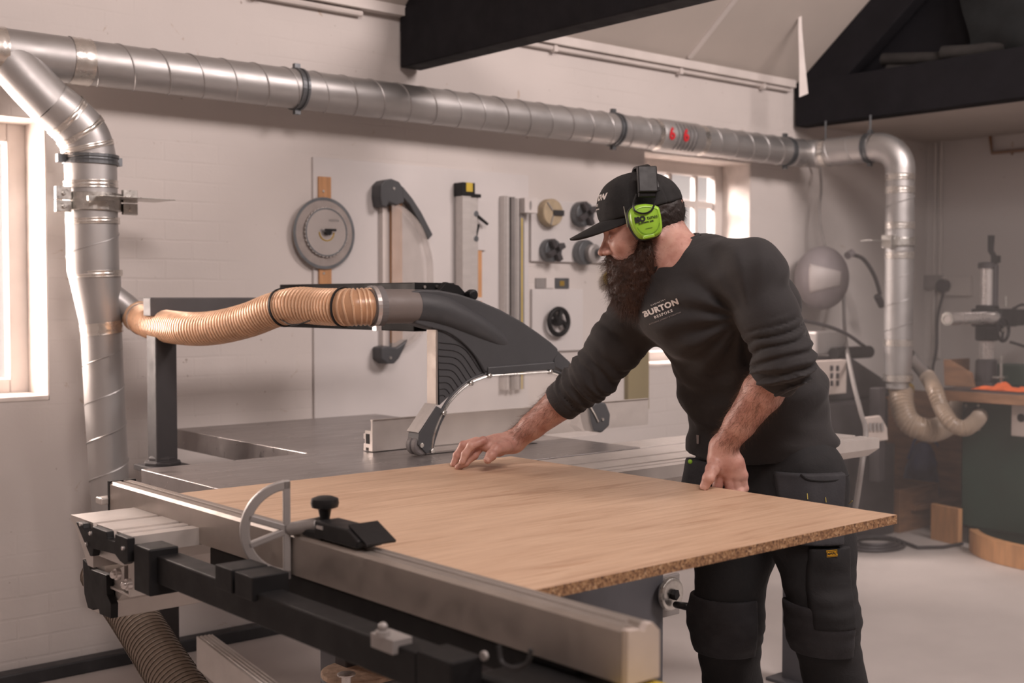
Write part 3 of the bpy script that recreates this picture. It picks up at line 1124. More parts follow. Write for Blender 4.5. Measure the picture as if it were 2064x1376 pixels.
# aluminium fence with black end and yellow label
g = thing('hanging_fence', wp(930, 600), 'aluminium fence extrusion with black cap and yellow label hung upright on the wall', 'fence')
m = MB()
x0, x1 = wp(912, 500).x, wp(950, 500).x
z0, z1 = 1.30, wp(930, 397).z
m.box(x0, YW - .075, z0, x0 + (x1 - x0) * .45, YW - .02, z1)
m.box(x0 + (x1 - x0) * .50, YW - .060, z0, x1 - .012, YW - .015, z1)
m.box(x1 - .010, YW - .045, z0, x1 + .004, YW - .015, z1)
m.build('extrusion', 'aluminium', g, bevel=.002)
m = MB()
m.box(x0 - .004, YW - .08, z1, x0 + (x1 - x0) * .62, YW - .015, wp(920, 370).z).box(x0, YW - .065, z1 - .004, x1 + .006, YW - .013, z1 + .012)
cap = m.build('end_cap', 'black_plastic', g, bevel=.002)
m = MB()
m.box(x0 + .016, YW - .082, z1 + .018, x0 + .052, YW - .0795, z1 + .058)
m.build('yellow_label', 'yellow_plastic', cap)
m = MB().box(x0 - .03, YW - .04, 1.335, x1 + .03, YW - .012, 1.352)
m.build('holding_ledge', 'paint_board', g)
m = MB().box(x1 + .006, YW - .03, 1.28, x1 + .038, YW - .012, wp(950, 505).z)
m.build('wooden_strip', 'pale_timber', g)

# clamping levers on a small board
p0, p1 = wp(948, 405), wp(972, 505)
g = MB().box(p0.x, YW - .028, p1.z, p1.x, YW - .012, p0.z).build('lever_board', 'paint_board', bevel=.002)
tag(g, 'narrow white board on the wall carrying two black clamping levers', 'board')
for (c0, c1, lab) in (((957, 431), (983, 452), 'upper black clamping lever pointing down to the right on the narrow board'),
                      ((957, 481), (965, 452), 'lower black clamping lever pointing up on the narrow board')):
    a, b = wp(*c0, .05), wp(*c1, .06)
    r_ = thing('clamping_lever', a, lab, 'lever', 'clamping levers')
    MB().cyl(a + Vector((0, .022, 0)), a + Vector((0, -.012, 0)), .014, 16).build('hub', 'clamp_metal', r_, bevel=.002)
    MB().tube([a, a.lerp(b, .3), b], [.009, .008, .0065], 10).build('handle', 'black_plastic', r_, smooth=True)

# aluminium tracks and rule
g = thing('hanging_tracks', wp(1020, 760), 'bundle of tall aluminium tracks hung upright on the wall beside a yellow rule', 'track')
zt_ = wp(1010, 396).z
for k, (a, b, d) in enumerate(((1003, 1014, .05), (1015, 1023, .06), (1024, 1032, .055), (1033, 1046, .045))):
    xa_, xb_ = wp(a, 500).x, wp(b, 500).x
    m = MB().box(xa_, YW - d, .92, xb_ - .004, YW - .013, zt_ - .004 * k)
    m.box(xa_ + .006, YW - d - .006, .92, xa_ + .012, YW - d, zt_ - .004 * k)
    m.build('track', 'aluminium' if k % 2 == 0 else 'aluminium_dull', g, bevel=.001)
xa_ = wp(1035, 500).x
MB().box(xa_ + .004, YW - .050, .92, xa_ + .014, YW - .046, zt_ - .10).build('yellow_rule', 'yellow_plastic', g)
p0, p1 = wp(1034, 400), wp(1060, 432)
m = MB().box(p0.x, YW - .085, p1.z, p1.x, YW - .012, p0.z)
o = m.build('holding_block', 'white_plastic', g, bevel=.003)
MB().arc((p0.x + .035, YW - .086, (p0.z + p1.z) / 2), (.35, 0, 0), (0, 0, 1), .0, .022, 0, 2 * PI, (0, .002, 0), 18).build('printed_mark', 'aluminium_dull', o)

# lathe chucks
def chuck(px, py, r, label, style):
    c = wp(px, py, .02)
    root = thing('lathe_chuck', (c.x, YW - .02, c.z - r), label, 'chuck', 'lathe chucks on the white board')
    bm_ = 'cork' if style == 0 else 'clamp_metal'
    MB().lathe(c, (0, -1, 0), [(r, 0), (r, .035), (r * .94, .045), (r * .3, .046)], 36).build('chuck_body', bm_, root, bevel=.002)
    if style == 0:
        m = MB().box(c.x - .004, YW - .075, c.z - .014, c.x + r * .95, YW - .05, c.z + .012)
        m.build('jaw', 'black_rubber', root, bevel=.002)
        m = MB()
        for w in (2.3, 4.4):
            m.obox(c + Vector((math.cos(w) * r * .55, -.048, math.sin(w) * r * .55)), (r * .8, .004, .006), (math.cos(w), 0, math.sin(w)))
        m.build('slot', 'aluminium_dull', root)
    elif style == 1:
        for k in range(4):
            w = k * PI / 2 + .5
            d = Vector((math.cos(w), 0, math.sin(w)))
            MB().obox(c + d * r * .62 + Vector((0, -.058, 0)), (r * .75, .03, .026), d).build('jaw', 'dark_machine', root, bevel=.003)
    else:
        MB().lathe(c + Vector((.02, -.046, -.004)), (0, -1, 0), [(r * .72, 0), (r * .72, .03), (r * .55, .034)], 30).build('face_ring', 'aluminium_dull', root, bevel=.002)
        MB().lathe(c + Vector((.03, -.08, .0)), (0, -1, 0), [(r * .30, 0), (r * .30, .03), (r * .16, .031)], 24).build('spindle_nose', 'clamp_metal', root, bevel=.002)
    return root


chuck(1103, 429, .066, 'cork-coloured round chuck with a black jaw, upper left on the small board', 0)
chuck(1168, 432, .062, 'dark round chuck under the cap peak, upper right on the small board', 1)
chuck(1104, 505, .056, 'black four-jawed chuck, lower left on the small white board', 1)
chuck(1172, 509, .062, 'dark chuck with a grey stepped face, in front of the man\'s nose', 2)

# three small plates
g0 = None
for k, (a, b, mt, lb) in enumerate(((1078, 1097, 'aluminium_dull', 'grey metal plate on the wall below the chucks, left of three'),
                                    (1099, 1115, 'white_plastic', 'white plate on the wall between two grey plates'),
                                    (1118, 1145, 'clamp_metal', 'grey plate with a gold square on the wall, right of three'))):
    m = MB()
    wrect(m, a, 560, b, 581, .008)
    o = m.build('wall_plate', mt, bevel=.001)
    tag(o, lb, 'plate', 'small plates below the chucks')
    if k == 2:
        m = MB()
        wrect(m, 1128, 566, 1137, 576, .002, .008)
        m.build('gold_square', 'gold_paint', o)

# handwheel
c = wp(1118, 648, .02)
g = thing('handwheel', (c.x, YW - .02, c.z - .07), 'black cranked handwheel hung on the lower small white board', 'handwheel')
ring = [c + Vector((math.cos(w) * .062, -.03, math.sin(w) * .062)) for w in [2 * PI * i / 40 for i in range(41)]]
MB().tube(ring, .012, 10).build('rim', 'machine_black', g, smooth=True)
MB().cyl(c, c + Vector((0, -.04, 0)), .02, 18).tube([c + Vector((-.004, -.03, .0)), c + Vector((-.035, -.03, .04))], .011, 8).tube([c + Vector((0, -.03, 0)), c + Vector((.03, -.03, -.0)), c + Vector((.05, -.03, -.035))], .010, 8).tube([c + Vector((0, -.03, 0)), c + Vector((.012, -.03, .055))], .012, 8).build('spokes', 'machine_black', g, smooth=True)

# yellow tool and olive board
c = wp(1232, 560, .05)
g = thing('yellow_clip', c, 'small yellow clip hung on the wall right behind the beard', 'clip')
MB().lathe(c + Vector((0, .02, 0)), (0, -1, 0), [(.036, 0), (.040, .02), (.03, .035)], 20).build('clip_body', 'yellow_plastic', g, bevel=.002)
MB().tube([c + Vector((-.01, 0, .03)), c + Vector((-.02, .01, .09))], .004, 6).build('hook', 'clamp_metal', g)
m = MB()
a, b = wp(1262, 600), wp(1300, 823)
m.box(wp(1258, 760).x, YW - .03, b.z, wp(1300, 760).x, YW - .0, wp(1280, 640).z)
o = m.build('olive_panel', 'olive_board', bevel=.002)
tag(o, 'olive green upright panel on the wall between the saw guard and the right window', 'panel')
for dx, dz in ((.03, .03), (.13, .03)):
    MB().cyl((wp(1258, 760).x + dx, YW - .033, b.z + dz), (wp(1258, 760).x + dx, YW - .029, b.z + dz), .005, 8).build('screw', 'brass_stitch', o)


# ================================================================== PANEL SAW
saw = thing('panel_saw', (2.1, 2.8, 0), 'large grey panel saw with cast iron table and long sliding carriage', 'saw')
TZ = .88
MB().box(2.0, 2.64, .02, 2.72, 3.15, .834).box(1.62, 2.47, .02, 2.72, 2.64, .67).build('machine_body', 'saw_body_grey', saw, bevel=.008)
m = MB().box(1.40, 2.645, .835, 2.80, 3.20, TZ)
o = m.build('cast_table', ['cast_iron'], saw, bevel=.0025)
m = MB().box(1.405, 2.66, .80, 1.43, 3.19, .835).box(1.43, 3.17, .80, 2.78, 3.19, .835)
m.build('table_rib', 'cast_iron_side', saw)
m = MB().box(1.93, 3.203, .81, 2.80, 4.12, TZ - .001)
m.build('extension_table', 'cast_iron', saw, bevel=.0025)
m = MB().box(2.802, 2.647, .84, 3.58, 2.785, TZ - .001)
m.build('side_strip', 'aluminium_light', saw, bevel=.002)
m = MB().box(3.50, 2.42, .0, 3.56, 2.62, .66).box(3.46, 2.38, 0, 3.60, 2.66, .012)
m.build('leg', 'saw_body_grey', saw, bevel=.003)
# riser of the support under the blade: blade insert slot
m = MB().box(2.15, 2.93, TZ - .004, 2.62, 2.945, TZ + .0008)
m.build('blade_slot', 'machine_black', saw)

# sliding carriage: grooved extrusion with black end plate
CX0, CX1 = .975, 3.60
prof = [(2.302, .880), (2.335, .880), (2.338, .866), (2.348, .866), (2.351, .880), (2.376, .880), (2.378, .862), (2.394, .862), (2.396, .880),
        (2.478, .880), (2.480, .862), (2.496, .862), (2.498, .880), (2.622, .880), (2.622, .868), (2.600, .862), (2.555, .815),
        (2.53, .785), (2.50, .785), (2.50, .815), (2.345, .815), (2.302, .845)]
m = MB().prism([(CX0 + .012, y, z) for y, z in prof], (CX1 - CX0 - .012, 0, 0))
m.build('sliding_carriage', 'aluminium_light', saw)
c5 = lambda a, b: (120 + a / 5.293, 1000 + b / 5.293)


def xpoly(mb, pts, X, th):
    return mb.prism([Vector((X, P(*c5(a, b), X=X).y, P(*c5(a, b), X=X).z)) for a, b in pts], (th, 0, 0))


ep = xpoly(MB(), [(172, 272), (245, 296), (252, 340), (290, 385), (340, 392), (348, 322), (500, 378), (508, 452), (585, 482), (590, 402),
                  (722, 452), (728, 700), (690, 730), (640, 690), (590, 620), (520, 600), (360, 560), (350, 640), (325, 640)], .968, .016)
ep = ep.build('end_plate', 'machine_black', saw, bevel=.0015)
for a in ((232, 297), (290, 508), (683, 552), (335, 395)):
    c = P(*c5(*a), X=.966)
    MB().cyl(c - Vector((.004, 0, 0)), c + Vector((.002, 0, 0)), .0042, 10).build('bolt', 'steel_bright', ep, bevel=.001)
# fixed beam under the carriage
m = MB()
xpoly(m, [(245, 665), (330, 655), (470, 700), (500, 840), (690, 745), (690, 1010), (640, 1090), (550, 1160), (550, 1290), (430, 1250), (300, 1190), (262, 1040)], 1.03, 2.54)
m.build('support_beam', 'aluminium_light', saw)
m = xpoly(MB(), [(245, 668), (310, 735), (330, 780), (498, 842), (505, 1050), (550, 1150), (548, 1305), (425, 1255), (420, 1210), (370, 1190), (355, 1215), (300, 1190), (262, 1040), (250, 800)], 1.012, .016)
ep2 = m.build('end_plate', 'machine_black', saw, bevel=.0015)
MB().box(1.03, 2.488, .674, 3.50, 2.56, .735).build('beam_face', 'aluminium_light', saw, bevel=.002)
for a in ((580, 835), (695, 945)):
    c = P(*c5(*a), X=1.0)
    MB().ball(c, .0085, 8).lathe(c, (1, 0, 0), [(.012, .003), (.012, .012)], 16).build('bolt', 'steel_bright', saw, smooth=True)
MB().box(1.02, 2.392, .737, 1.22, 2.40, .826).box(1.02, 2.40, .737, 1.22, 2.50, .742).build('bracket_plate', 'aluminium_light', saw, bevel=.001)
MB().cyl((1.10, 2.389, .768), (1.10, 2.393, .768), .005, 10).build('bolt', 'clamp_metal', saw)
# black crank knob under the beam
MB().ball((1.33, 2.42, .705), .024, 8).cyl((1.33, 2.42, .705), (1.33, 2.50, .71), .009, 10).build('clamp_knob', 'black_plastic', saw, smooth=True)
MB().lathe((1.72, 2.30, .655), (0, 0, 1), [(.030, 0), (.034, .008), (.034, .02), (.02, .028)], 24).build('clamp_knob', 'black_plastic', saw)

# handwheel on the front of the body
hw = P(1347, 1195, Y=2.46)
m = MB().lathe(hw, (0, -1, 0), [(.048, 0), (.052, .008), (.048, .018), (.040, .020)], 32)
hwo = m.build('angle_handwheel', 'zinc', saw, bevel=.002)
m = MB().lathe(hw + Vector((0, -.02, 0)), (0, -1, 0), [(.016, 0), (.018, .01), (.012, .016)], 6)
m.build('hub_knob', 'black_plastic', hwo)
a = P(1362, 1218, Y=2.43)
MB().tube([a, P(1385, 1222, Y=2.36), P(1425, 1229, Y=2.33)], [.010, .012, .013], 12).build('crank_grip', 'black_plastic', hwo, smooth=True)
MB().box(P(1330, 1195, Y=2.49).x, 2.485, P(1340, 1243, Y=2.49).z, P(1368, 1195, Y=2.49).x, 2.50, P(1340, 1160, Y=2.49).z).build('scale_plate', 'aluminium_dull', saw, bevel=.003)

# ------------------------------------------------------------------ outrigger crosscut frame
fr = thing('outrigger_frame', (1.03, 1.8, .4), 'black steel outrigger frame under the crosscut fence, lower left', 'frame')
MB().box(.975, 2.195, .782, 1.035, 2.268, .872).build('end_block', 'machine_black', fr, bevel=.003)
MB().box(.990, 1.36, .805, 1.04, 2.20, .858).build('side_bar', 'machine_black', fr, bevel=.003)
MB().box(1.142, 1.20, .80, 1.19, 2.28, .842).build('side_bar', 'machine_black', fr, bevel=.003)
for y in (1.808, 1.880):
    MB().box(.982, y, .845, 1.052, y + .062, .886).build('pad_block', 'machine_black', fr, bevel=.002)
MB().box(.99, 1.28, .60, 1.045, 1.36, .862).build('corner_post', 'machine_black', fr, bevel=.003)
m = MB().box(1.045, .95, .50, 1.17, 1.30, .835)
bx_ = m.build('sheet_box', 'machine_black', fr, bevel=.012, seg=3)
for a in ((978, 1321), (910, 1385)):
    c = P(*a, X=1.045)
    MB().cyl(c - Vector((.005, 0, 0)), c + Vector((.001, 0, 0)), .007, 12).build('bolt', 'aluminium_dull', bx_, bevel=.001)
m = MB()
c0 = P(1035, 1325, X=1.043)
m.tube(catmull([P(1005, 1300, X=1.043), P(1012, 1335, X=1.043), P(1040, 1347, X=1.043), P(1065, 1332, X=1.043), P(1070, 1308, X=1.043)], 6), .0035, 6)
m.build('pull_ring', 'black_rubber', bx_, smooth=True)
a = P(772, 1257, X=.985)
a.z -= .004
m = MB().ball(a, .007, 8).lathe(a + Vector((0, .0, -.014)), (0, 0, 1), [(.011, 0), (.011, .009)], 16)
m.box(a.x - .004, a.y - .030, a.z - .034, a.x + .03, a.y + .026, a.z - .013)
m.build('fitting', 'aluminium_dull', fr, bevel=.001)
m = MB().box(1.055, .955, .812, 1.20, 1.13, .842)
m.build('foot_pad', 'yellow_plastic', fr, bevel=.01)

# ------------------------------------------------------------------ crosscut fence
FX0, FX1, FT, FB = 1.130, 1.193, .922, .848
fn = thing('crosscut_fence', ((FX0 + FX1) / 2, 1.9, FB), 'long brushed aluminium crosscut fence in the foreground along the oak board', 'fence')
prof = [(FX0, FB), (FX1, FB), (FX1, FT - .012), (FX1 - .012, FT), (FX1 - .024, FT), (FX1 - .026, FT - .006), (FX0 + .026, FT - .006), (FX0 + .024, FT),
        (FX0 + .006, FT), (FX0, FT - .006)]
m = MB().prism([(x, 1.10, z) for x, z in prof], (0, 1.66, 0))
m.build('extrusion', 'aluminium_fence', fn)
m = MB()
m.box(FX0 + .030, 1.12, FT - .007, FX1 - .030, 2.75, FT + .001)
m.build('top_strip', 'aluminium_light', fn)
m = MB().prism([(FX0 + .001, 1.09, FB - .001), (FX1, 1.09, FB - .001), (FX1, 1.09, FT - .012), (FX1 - .014, 1.09, FT + .001), (FX1 - .024, 1.09, FT + .001),
                (FX1 - .030, 1.09, FT - .008), (FX0 + .024, 1.09, FT - .004), (FX0 + .002, 1.09, FT - .002)], (0, .012, 0))
m.build('end_cap', 'cream_panel', fn, bevel=.001)
MB().box(FX0 - .001, 2.758, FB - .004, FX1 + .001, 2.768, FT + .001).build('end_cap', 'machine_black', fn)
MB().box(FX0 - .018, 2.765, .868, FX1, 2.80, .884).build('clamp_foot', 'aluminium_light', fn, bevel=.003)
# D-shaped flip stop with knob and lens
hubp = P(590, 1052, X=FX0)
hy = hubp.y
U = Vector((-.93, .37, 0)).normalized()
V = Vector((0, 0, 1))
N = U.cross(V) * .014
cc = Vector((FX0 - .004, hy, .9305))
R_ = .090
fs_ = thing('flip_stop', (FX0, hy, FT), 'D-shaped grey metal swing stop clamped on the crosscut fence', 'stop')
m = MB()
m.arc(cc, U, V, R_ - .017, R_, -PI / 2, PI / 2, N, 40)
m.prism([cc + V * -R_, cc + V * R_, cc + V * R_ + U * .013, cc - V * R_ + U * .013], N)
for w in (.33, -.33):
    d = U * math.cos(w) + V * math.sin(w)
    e = -U * math.sin(w) + V * math.cos(w)
    m.prism([cc - e * .006, cc + d * (R_ - .01) - e * .006, cc + d * (R_ - .01) + e * .006, cc + e * .006], N)
m.build('stop_plate', 'aluminium_dull', fs_, bevel=.002)
kx = (FX0 + FX1) / 2
ka = P(655, 1085, X=kx)
m = MB().tube([cc + N * .5, Vector((kx - .01, hy - .05, FT + .022)), Vector((kx, ka.y + .01, FT + .022))], [.012, .013, .014], 14)
m.build('pivot_arm', 'aluminium_dull', fs_, smooth=True)
m = MB().box(FX0 + .004, ka.y - .03, FT + .0005, FX1 - .004, ka.y + .035, FT + .014)
m.build('slide_block', 'black_plastic', fs_, bevel=.003)
kz = P(655, 1010, X=kx, ).z
m = MB()
rp = [(.010, FT + .012), (.009, kz - .030), (.012, kz - .014), (.024, kz - .010), (.0255, kz - .003), (.024, kz + .005), (.014, kz + .009)]
m.lathe((kx, ka.y, 0), (0, 0, 1), rp, 24)
m.build('clamp_knob', 'black_plastic', fs_, smooth=True)
ya, yb = ka.y - .012, P(757, 1100, X=kx).y
m = MB()
m.prism([(FX0 + .002, ya, FT + .004), (FX0 + .002, ya, FT + .034), (FX0 + .002, yb + .045, FT + .034), (FX0 + .002, yb + .01, FT + .018), (FX0 + .002, yb + .012, FT + .004)], (.052, 0, 0))
m.build('lens_housing', 'black_plastic', fs_, bevel=.003)
m = MB()
m.prism([(FX0 + .01, yb + .05, FT + .036), (FX0 + .01, yb + .05, FT + .040), (FX0 + .01, yb - .006, FT + .014), (FX0 + .01, yb - .004, FT + .010)], (.06, 0, 0))
m.build('lens_flap', 'black_plastic', fs_)
m = MB().box(FX0 - .0005, ya - .03, FT + .022, FX0 + .003, ya - .01, FT + .028)
m.build('index_mark', 'steel_bright', fs_)

# ------------------------------------------------------------------ oak board being cut
m = MB().box(1.197, 1.395, .881, 2.250, 2.630, .8995)
ob = m.build('oak_board', ['oak_board', 'chipboard_edge'], base=(1.72, 2.0, .881))
for p in ob.data.polygons:
    p.material_index = 0 if abs(p.normal.z) > .5 else 1
tag(ob, 'large oak-faced chipboard panel the man holds on the saw table', 'board')

# ------------------------------------------------------------------ rip fence
rf = thing('rip_fence', (2.6, 3.1, TZ), 'light grey aluminium rip fence standing on the cast table behind the saw guard', 'fence')
x0 = P(749, 909, Z=.884).x
m = MB().prism([(x0, 3.082, .883), (x0, 3.082, .978), (x0, 3.075, .980), (x0, 3.094, .980), (x0, 3.090, .972), (x0, 3.090, .945), (x0, 3.122, .945), (x0, 3.122, .935),
                (x0, 3.130, .935), (x0, 3.130, .918), (x0, 3.122, .918), (x0, 3.122, .905), (x0, 3.130, .905), (x0, 3.130, .883), (x0, 3.118, .883), (x0, 3.118, .893), (x0, 3.102, .893), (x0, 3.102, .883)], (1.22, 0, 0))
m.build('fence_extrusion', 'aluminium_light', rf)
m = MB().box(x0 - .0008, 3.097, .905, x0 + .003, 3.117, .935)
m.build('slot_opening', 'machine_black', rf)

# ------------------------------------------------------------------ guard support
gs = thing('guard_support', (1.62, 3.48, 0), 'dark grey post and overhead beam behind the saw table that carries the guard', 'post')
pc = P(328, 925, Z=.815)
Xp, Yp = pc.x, pc.y
MB().box(Xp - .037, Yp - .037, 0, Xp + .037, Yp + .037, 1.292).build('post', 'post_grey', gs, bevel=.005)
m = MB().lathe((Xp, Yp, .798), (0, 0, 1), [(.062, 0), (.062, .010), (.048, .014), (.048, .024), (.040, .03)], 8)
m.box(Xp - .07, Yp - .07, .78, Xp + .07, Yp + .07, .798)
m.build('flange', 'post_grey', gs, bevel=.002)
MB().box(Xp - .05, Yp - .03, 1.290, P(850, 620, Y=Yp).x, Yp + .03, 1.351).build('beam', 'post_top_grey', gs, bevel=.004)
MB().prism([(Xp + .035, Yp - .01, 1.225), (Xp + .035, Yp - .01, 1.294), (Xp + .075, Yp - .01, 1.294)], (0, .02, 0)).build('gusset', 'post_grey', gs)

GY = 2.90
gp = lambda a, b, y=GY: P(a, b, Y=y)
bxm = gp(845, 570, 3.02)
m = MB()
m.prism([Vector((p.x, 3.02, p.z)) for p in [gp(836, 569, 3.02), gp(915, 570, 3.02), gp(922, 585, 3.02), gp(930, 620, 3.02), gp(836, 620, 3.02)]], (0, .012, 0))
m.build('bracket_plate', 'machine_black', gs, bevel=.001)
xa_ = gp(838, 600, 3.02).x
MB().box(xa_, 3.03, gp(845, 668, 3.02).z, xa_ + .05, Yp + .02, gp(845, 569, 3.02).z).build('hanger_arm', 'machine_black', gs, bevel=.003)
for a in ((855, 578), (880, 577), (905, 582)):
    c = gp(*a, 3.02)
    MB().cyl(c + Vector((0, -.004, 0)), c + Vector((0, .001, 0)), .005, 10).build('bolt', 'zinc', gs)

# ------------------------------------------------------------------ saw guard hood
gd = thing('saw_guard', gp(1000, 740), 'dark grey plastic saw guard with hose nozzle, wheels and clear skirt over the table', 'saw guard')


def gpoly(mb, pts, y0, y1):
    return mb.prism([Vector((gp(a, b, y0).x, y0, gp(a, b, y0).z)) for a, b in pts], (0, y1 - y0, 0))


top = [(826, 588), (850, 583), (884, 584), (925, 592), (968, 606), (1010, 624), (1050, 646), (1088, 672), (1112, 690), (1126, 703)]
bot = [(1124, 716), (1117, 726), (1117, 741), (1050, 746), (984, 752), (976, 747), (966, 730), (952, 712), (934, 694), (912, 678), (890, 667), (866, 661), (838, 652)]
m = gpoly(MB(), top + bot, GY, GY + .062)
m.build('hood_shell', 'hood_plastic', gd, bevel=.006, seg=3)
m = gpoly(MB(), [(984, 740), (1118, 729), (1120, 744), (984, 756)], GY - .004, GY + .066)
m.build('lower_rim', 'hood_plastic', gd, bevel=.003)
noz = catmull([gp(742, 618, GY + .035), gp(810, 617, GY + .03), gp(850, 619, GY + .03), gp(890, 628, GY + .028), gp(930, 645, GY + .025), gp(968, 664, GY + .022), (gp(1002, 684, GY + .024)), gp(1030, 702, GY + .034)], 6)
L_ = len(noz) - 1
rr = []
for i in range(L_ + 1):
    u = i / L_
    rr.append(.0505 if u < .4 else .0505 - .030 * ((u - .4) / .6) ** 1.3)
k1 = int(L_ * .22)
MB().tube(noz[:k1 + 1], rr[:k1 + 1], 36).build('nozzle', 'hood_plastic_dusty_lit', gd, smooth=True)
m = MB().tube(noz[k1:], [r * 1.008 for r in rr[k1:]], 36)
m.ball(noz[-1], rr[-1] * 1.0, 12)
m.build('suction_duct', 'hood_plastic', gd, smooth=True)
# ribbed quarter panel
m = gpoly(MB(), [(882, 664), (900, 670), (922, 684), (944, 704), (960, 724), (973, 749), (945, 768), (912, 792), (886, 816)], GY + .006, GY + .056)
m.build('ribbed_cheek', 'hood_plastic', gd)
m = MB()
for i in range(9):
    u = i / 8
    a = (885, 690 + u * 108)
    e = (968 - u * 70, 748 + u * 52)
    mid = ((a[0] + e[0]) / 2 + 6 - 4 * u, (a[1] + e[1]) / 2 - 16 * (1 - u) - 3)
    pts = catmull([gp(*a, GY + .005), gp(*mid, GY + .005), gp(*e, GY + .005)], 6)
    m.tube(pts, .0011, 5)
m.build('groove', 'hood_groove', gd)
ca = catmull([gp(870, 660, GY + .002), gp(900, 668, GY + .002), gp(930, 688, GY + .002), gp(956, 716, GY + .002), gp(977, 752, GY + .002)], 6)
MB().tube(ca, .0032, 8).build('bead', 'hood_groove', gd, smooth=True)
xe = gp(882, 700).x
MB().box(xe - .004, GY + .003, gp(882, 817).z, xe + .003, GY + .048, gp(882, 661).z).build('end_plate', 'aluminium_fence', gd, bevel=.001)
# skirt: frame rods and clear sheet
lc = catmull([gp(870, 908), gp(876, 872), gp(893, 832), gp(915, 800), gp(948, 772), gp(985, 757)], 7)
mc = [gp(985, 757), gp(1050, 753), gp(1108, 749)]
rc = catmull([gp(1108, 749), gp(1140, 762), gp(1170, 790), gp(1195, 828), gp(1206, 850)], 6)
rod = MB()
for c_ in (lc, mc, rc):
    rod.tube(c_, .0035, 8)
rod.build('skirt_rod', 'zinc', gd, smooth=True)
rod = MB()
for c_ in (lc, mc, rc):
    rod.tube([p + Vector((0, .006, .009)) for p in c_], .0042, 8)
rod.build('skirt_edge', 'hood_plastic', gd, smooth=True)
for p in (lc[0], lc[14], lc[28], mc[0], mc[2]):
    MB().lathe(p + Vector((0, .006, 0)), (0, -1, 0), [(.0075, 0), (.0075, .014), (.005, .016)], 12).build('screw', 'zinc', gd)
sk = [p for p in lc + mc[1:] + rc[1:]]
zb = .892
m = MB().prism([Vector((p.x, GY + .003, p.z)) for p in sk] + [Vector((sk[-1].x, GY + .003, zb)), Vector((sk[0].x, GY + .003, zb))], (0, .003, 0))
m.build('clear_skirt', 'clear_skirt', gd)
# wheel arms
m = gpoly(MB(), [(880, 818), (902, 829), (888, 858), (878, 888), (873, 912), (860, 914), (843, 896), (845, 874)], GY, GY + .055)
m.build('wheel_arm', 'hood_plastic', gd, bevel=.002)
xq = [gp(880, 816), gp(843, 873)]
m = MB().prism([xq[0] + Vector((-.002, .002, .003)), xq[1] + Vector((-.002, .002, .003)), xq[1] + Vector((-.002, .055, .003)), xq[0] + Vector((-.002, .055, .003))], (.004, 0, -.003))
m.build('arm_plate', 'aluminium', gd)
c = gp(843, 897, GY + .03)
zc_ = .882 + .031
c = Vector((c.x, GY + .006, zc_))
wh = MB().lathe(c, (0, 1, 0), [(.025, 0), (.0305, .004), (.0305, .02), (.026, .022), (.026, .027), (.0305, .029), (.0305, .045), (.025, .05)], 28)
wh.build('guide_wheel', 'grey_rubber', gd, smooth=False, bevel=.001)
c2 = gp(850, 897, GY - .001)
MB().cyl(c2 + Vector((0, -.003, 0)), c2 + Vector((0, .003, 0)), .007, 14).build('axle_bolt', 'zinc', gd, bevel=.001)
m = gpoly(MB(), [(1186, 822), (1205, 808), (1222, 812), (1231, 835), (1229, 858), (1214, 872), (1196, 870), (1190, 850)], GY + .002, GY + .05)
m.build('wheel_housing', 'hood_plastic', gd, bevel=.006)
c = gp(1215, 845)
MB().cyl(c + Vector((0, -.002, 0)), c + Vector((0, .003, 0)), .005, 12).build('axle_bolt', 'zinc', gd)
m = gpoly(MB(), [(1163, 858), (1178, 820), (1190, 826), (1192, 868), (1176, 870)], GY + .01, GY + .05)
m.build('clear_cheek', 'clear_cover', gd)
m = gpoly(MB(), [(1104, 690), (1112, 692), (1124, 706), (1118, 708)], GY + .012, GY + .052)
m.build('red_button', 'red_plastic', gd, bevel=.004)
m = gpoly(MB(), [(1124, 706), (1148, 728), (1168, 752), (1185, 790), (1170, 790), (1152, 768), (1140, 750), (1118, 738), (1117, 726)], GY + .006, GY + .056)
m.build('rear_arm', 'hood_plastic', gd, bevel=.003)
# link with star knob up on the bracket
m = MB()
m.prism([Vector((gp(a, b, 2.985).x, 2.985, gp(a, b, 2.985).z)) for a, b in [(872, 600), (900, 568), (925, 575), (952, 605), (948, 612), (880, 604)]], (0, .02, 0))
m.build('tilt_link', 'machine_black', gd, bevel=.002)
c = gp(948, 594, 2.97)
MB().lathe(c, (0, -1, 0), [(.010, -.02), (.017, 0), (.017, .018), (.010, .02)], 14).build('star_knob', 'black_plastic', gd, bevel=.002)

# ------------------------------------------------------------------ loose aluminium arm and dusty motor plate below
a, b = Vector(P(412, 1312, T=2.30)), Vector(P(575, 1440, T=1.95))
ax = (b - a).normalized()
side = ax.cross(Vector((0, 0, 1))).normalized()
up_ = side.cross(ax).normalized()
L = (b - a).length * 1.3
w_, h_ = .030, .062
m = MB()
prof = [(-w_ / 2, -h_ / 2), (w_ / 2, -h_ / 2), (w_ / 2, h_ / 2)]
lft = []
nr = 9
for k in range(nr):
    z1, z2 = h_ / 2 - h_ * k / nr, h_ / 2 - h_ * (k + .6) / nr
    z3 = h_ / 2 - h_ * (k + 1) / nr
    lft += [(-w_ / 2, z1), (-w_ / 2, z2), (-w_ / 2 + .009, z2 - .0004), (-w_ / 2 + .009, z3 + .0004)]
topr = []
for k in range(4):
    s = w_ / 2 - w_ * k / 4
    topr += [(s, h_ / 2), (s - w_ * .12, h_ / 2), (s - w_ * .12, h_ / 2 - .0015), (s - w_ * .2, h_ / 2 - .0015)]
prof = [(-w_ / 2, -h_ / 2), (w_ / 2, -h_ / 2)] + topr + lft
m.prism([a + side * (-s) * -1 + up_ * z for s, z in prof], ax * L)
o = m.build('ribbed_extrusion', 'aluminium_light')
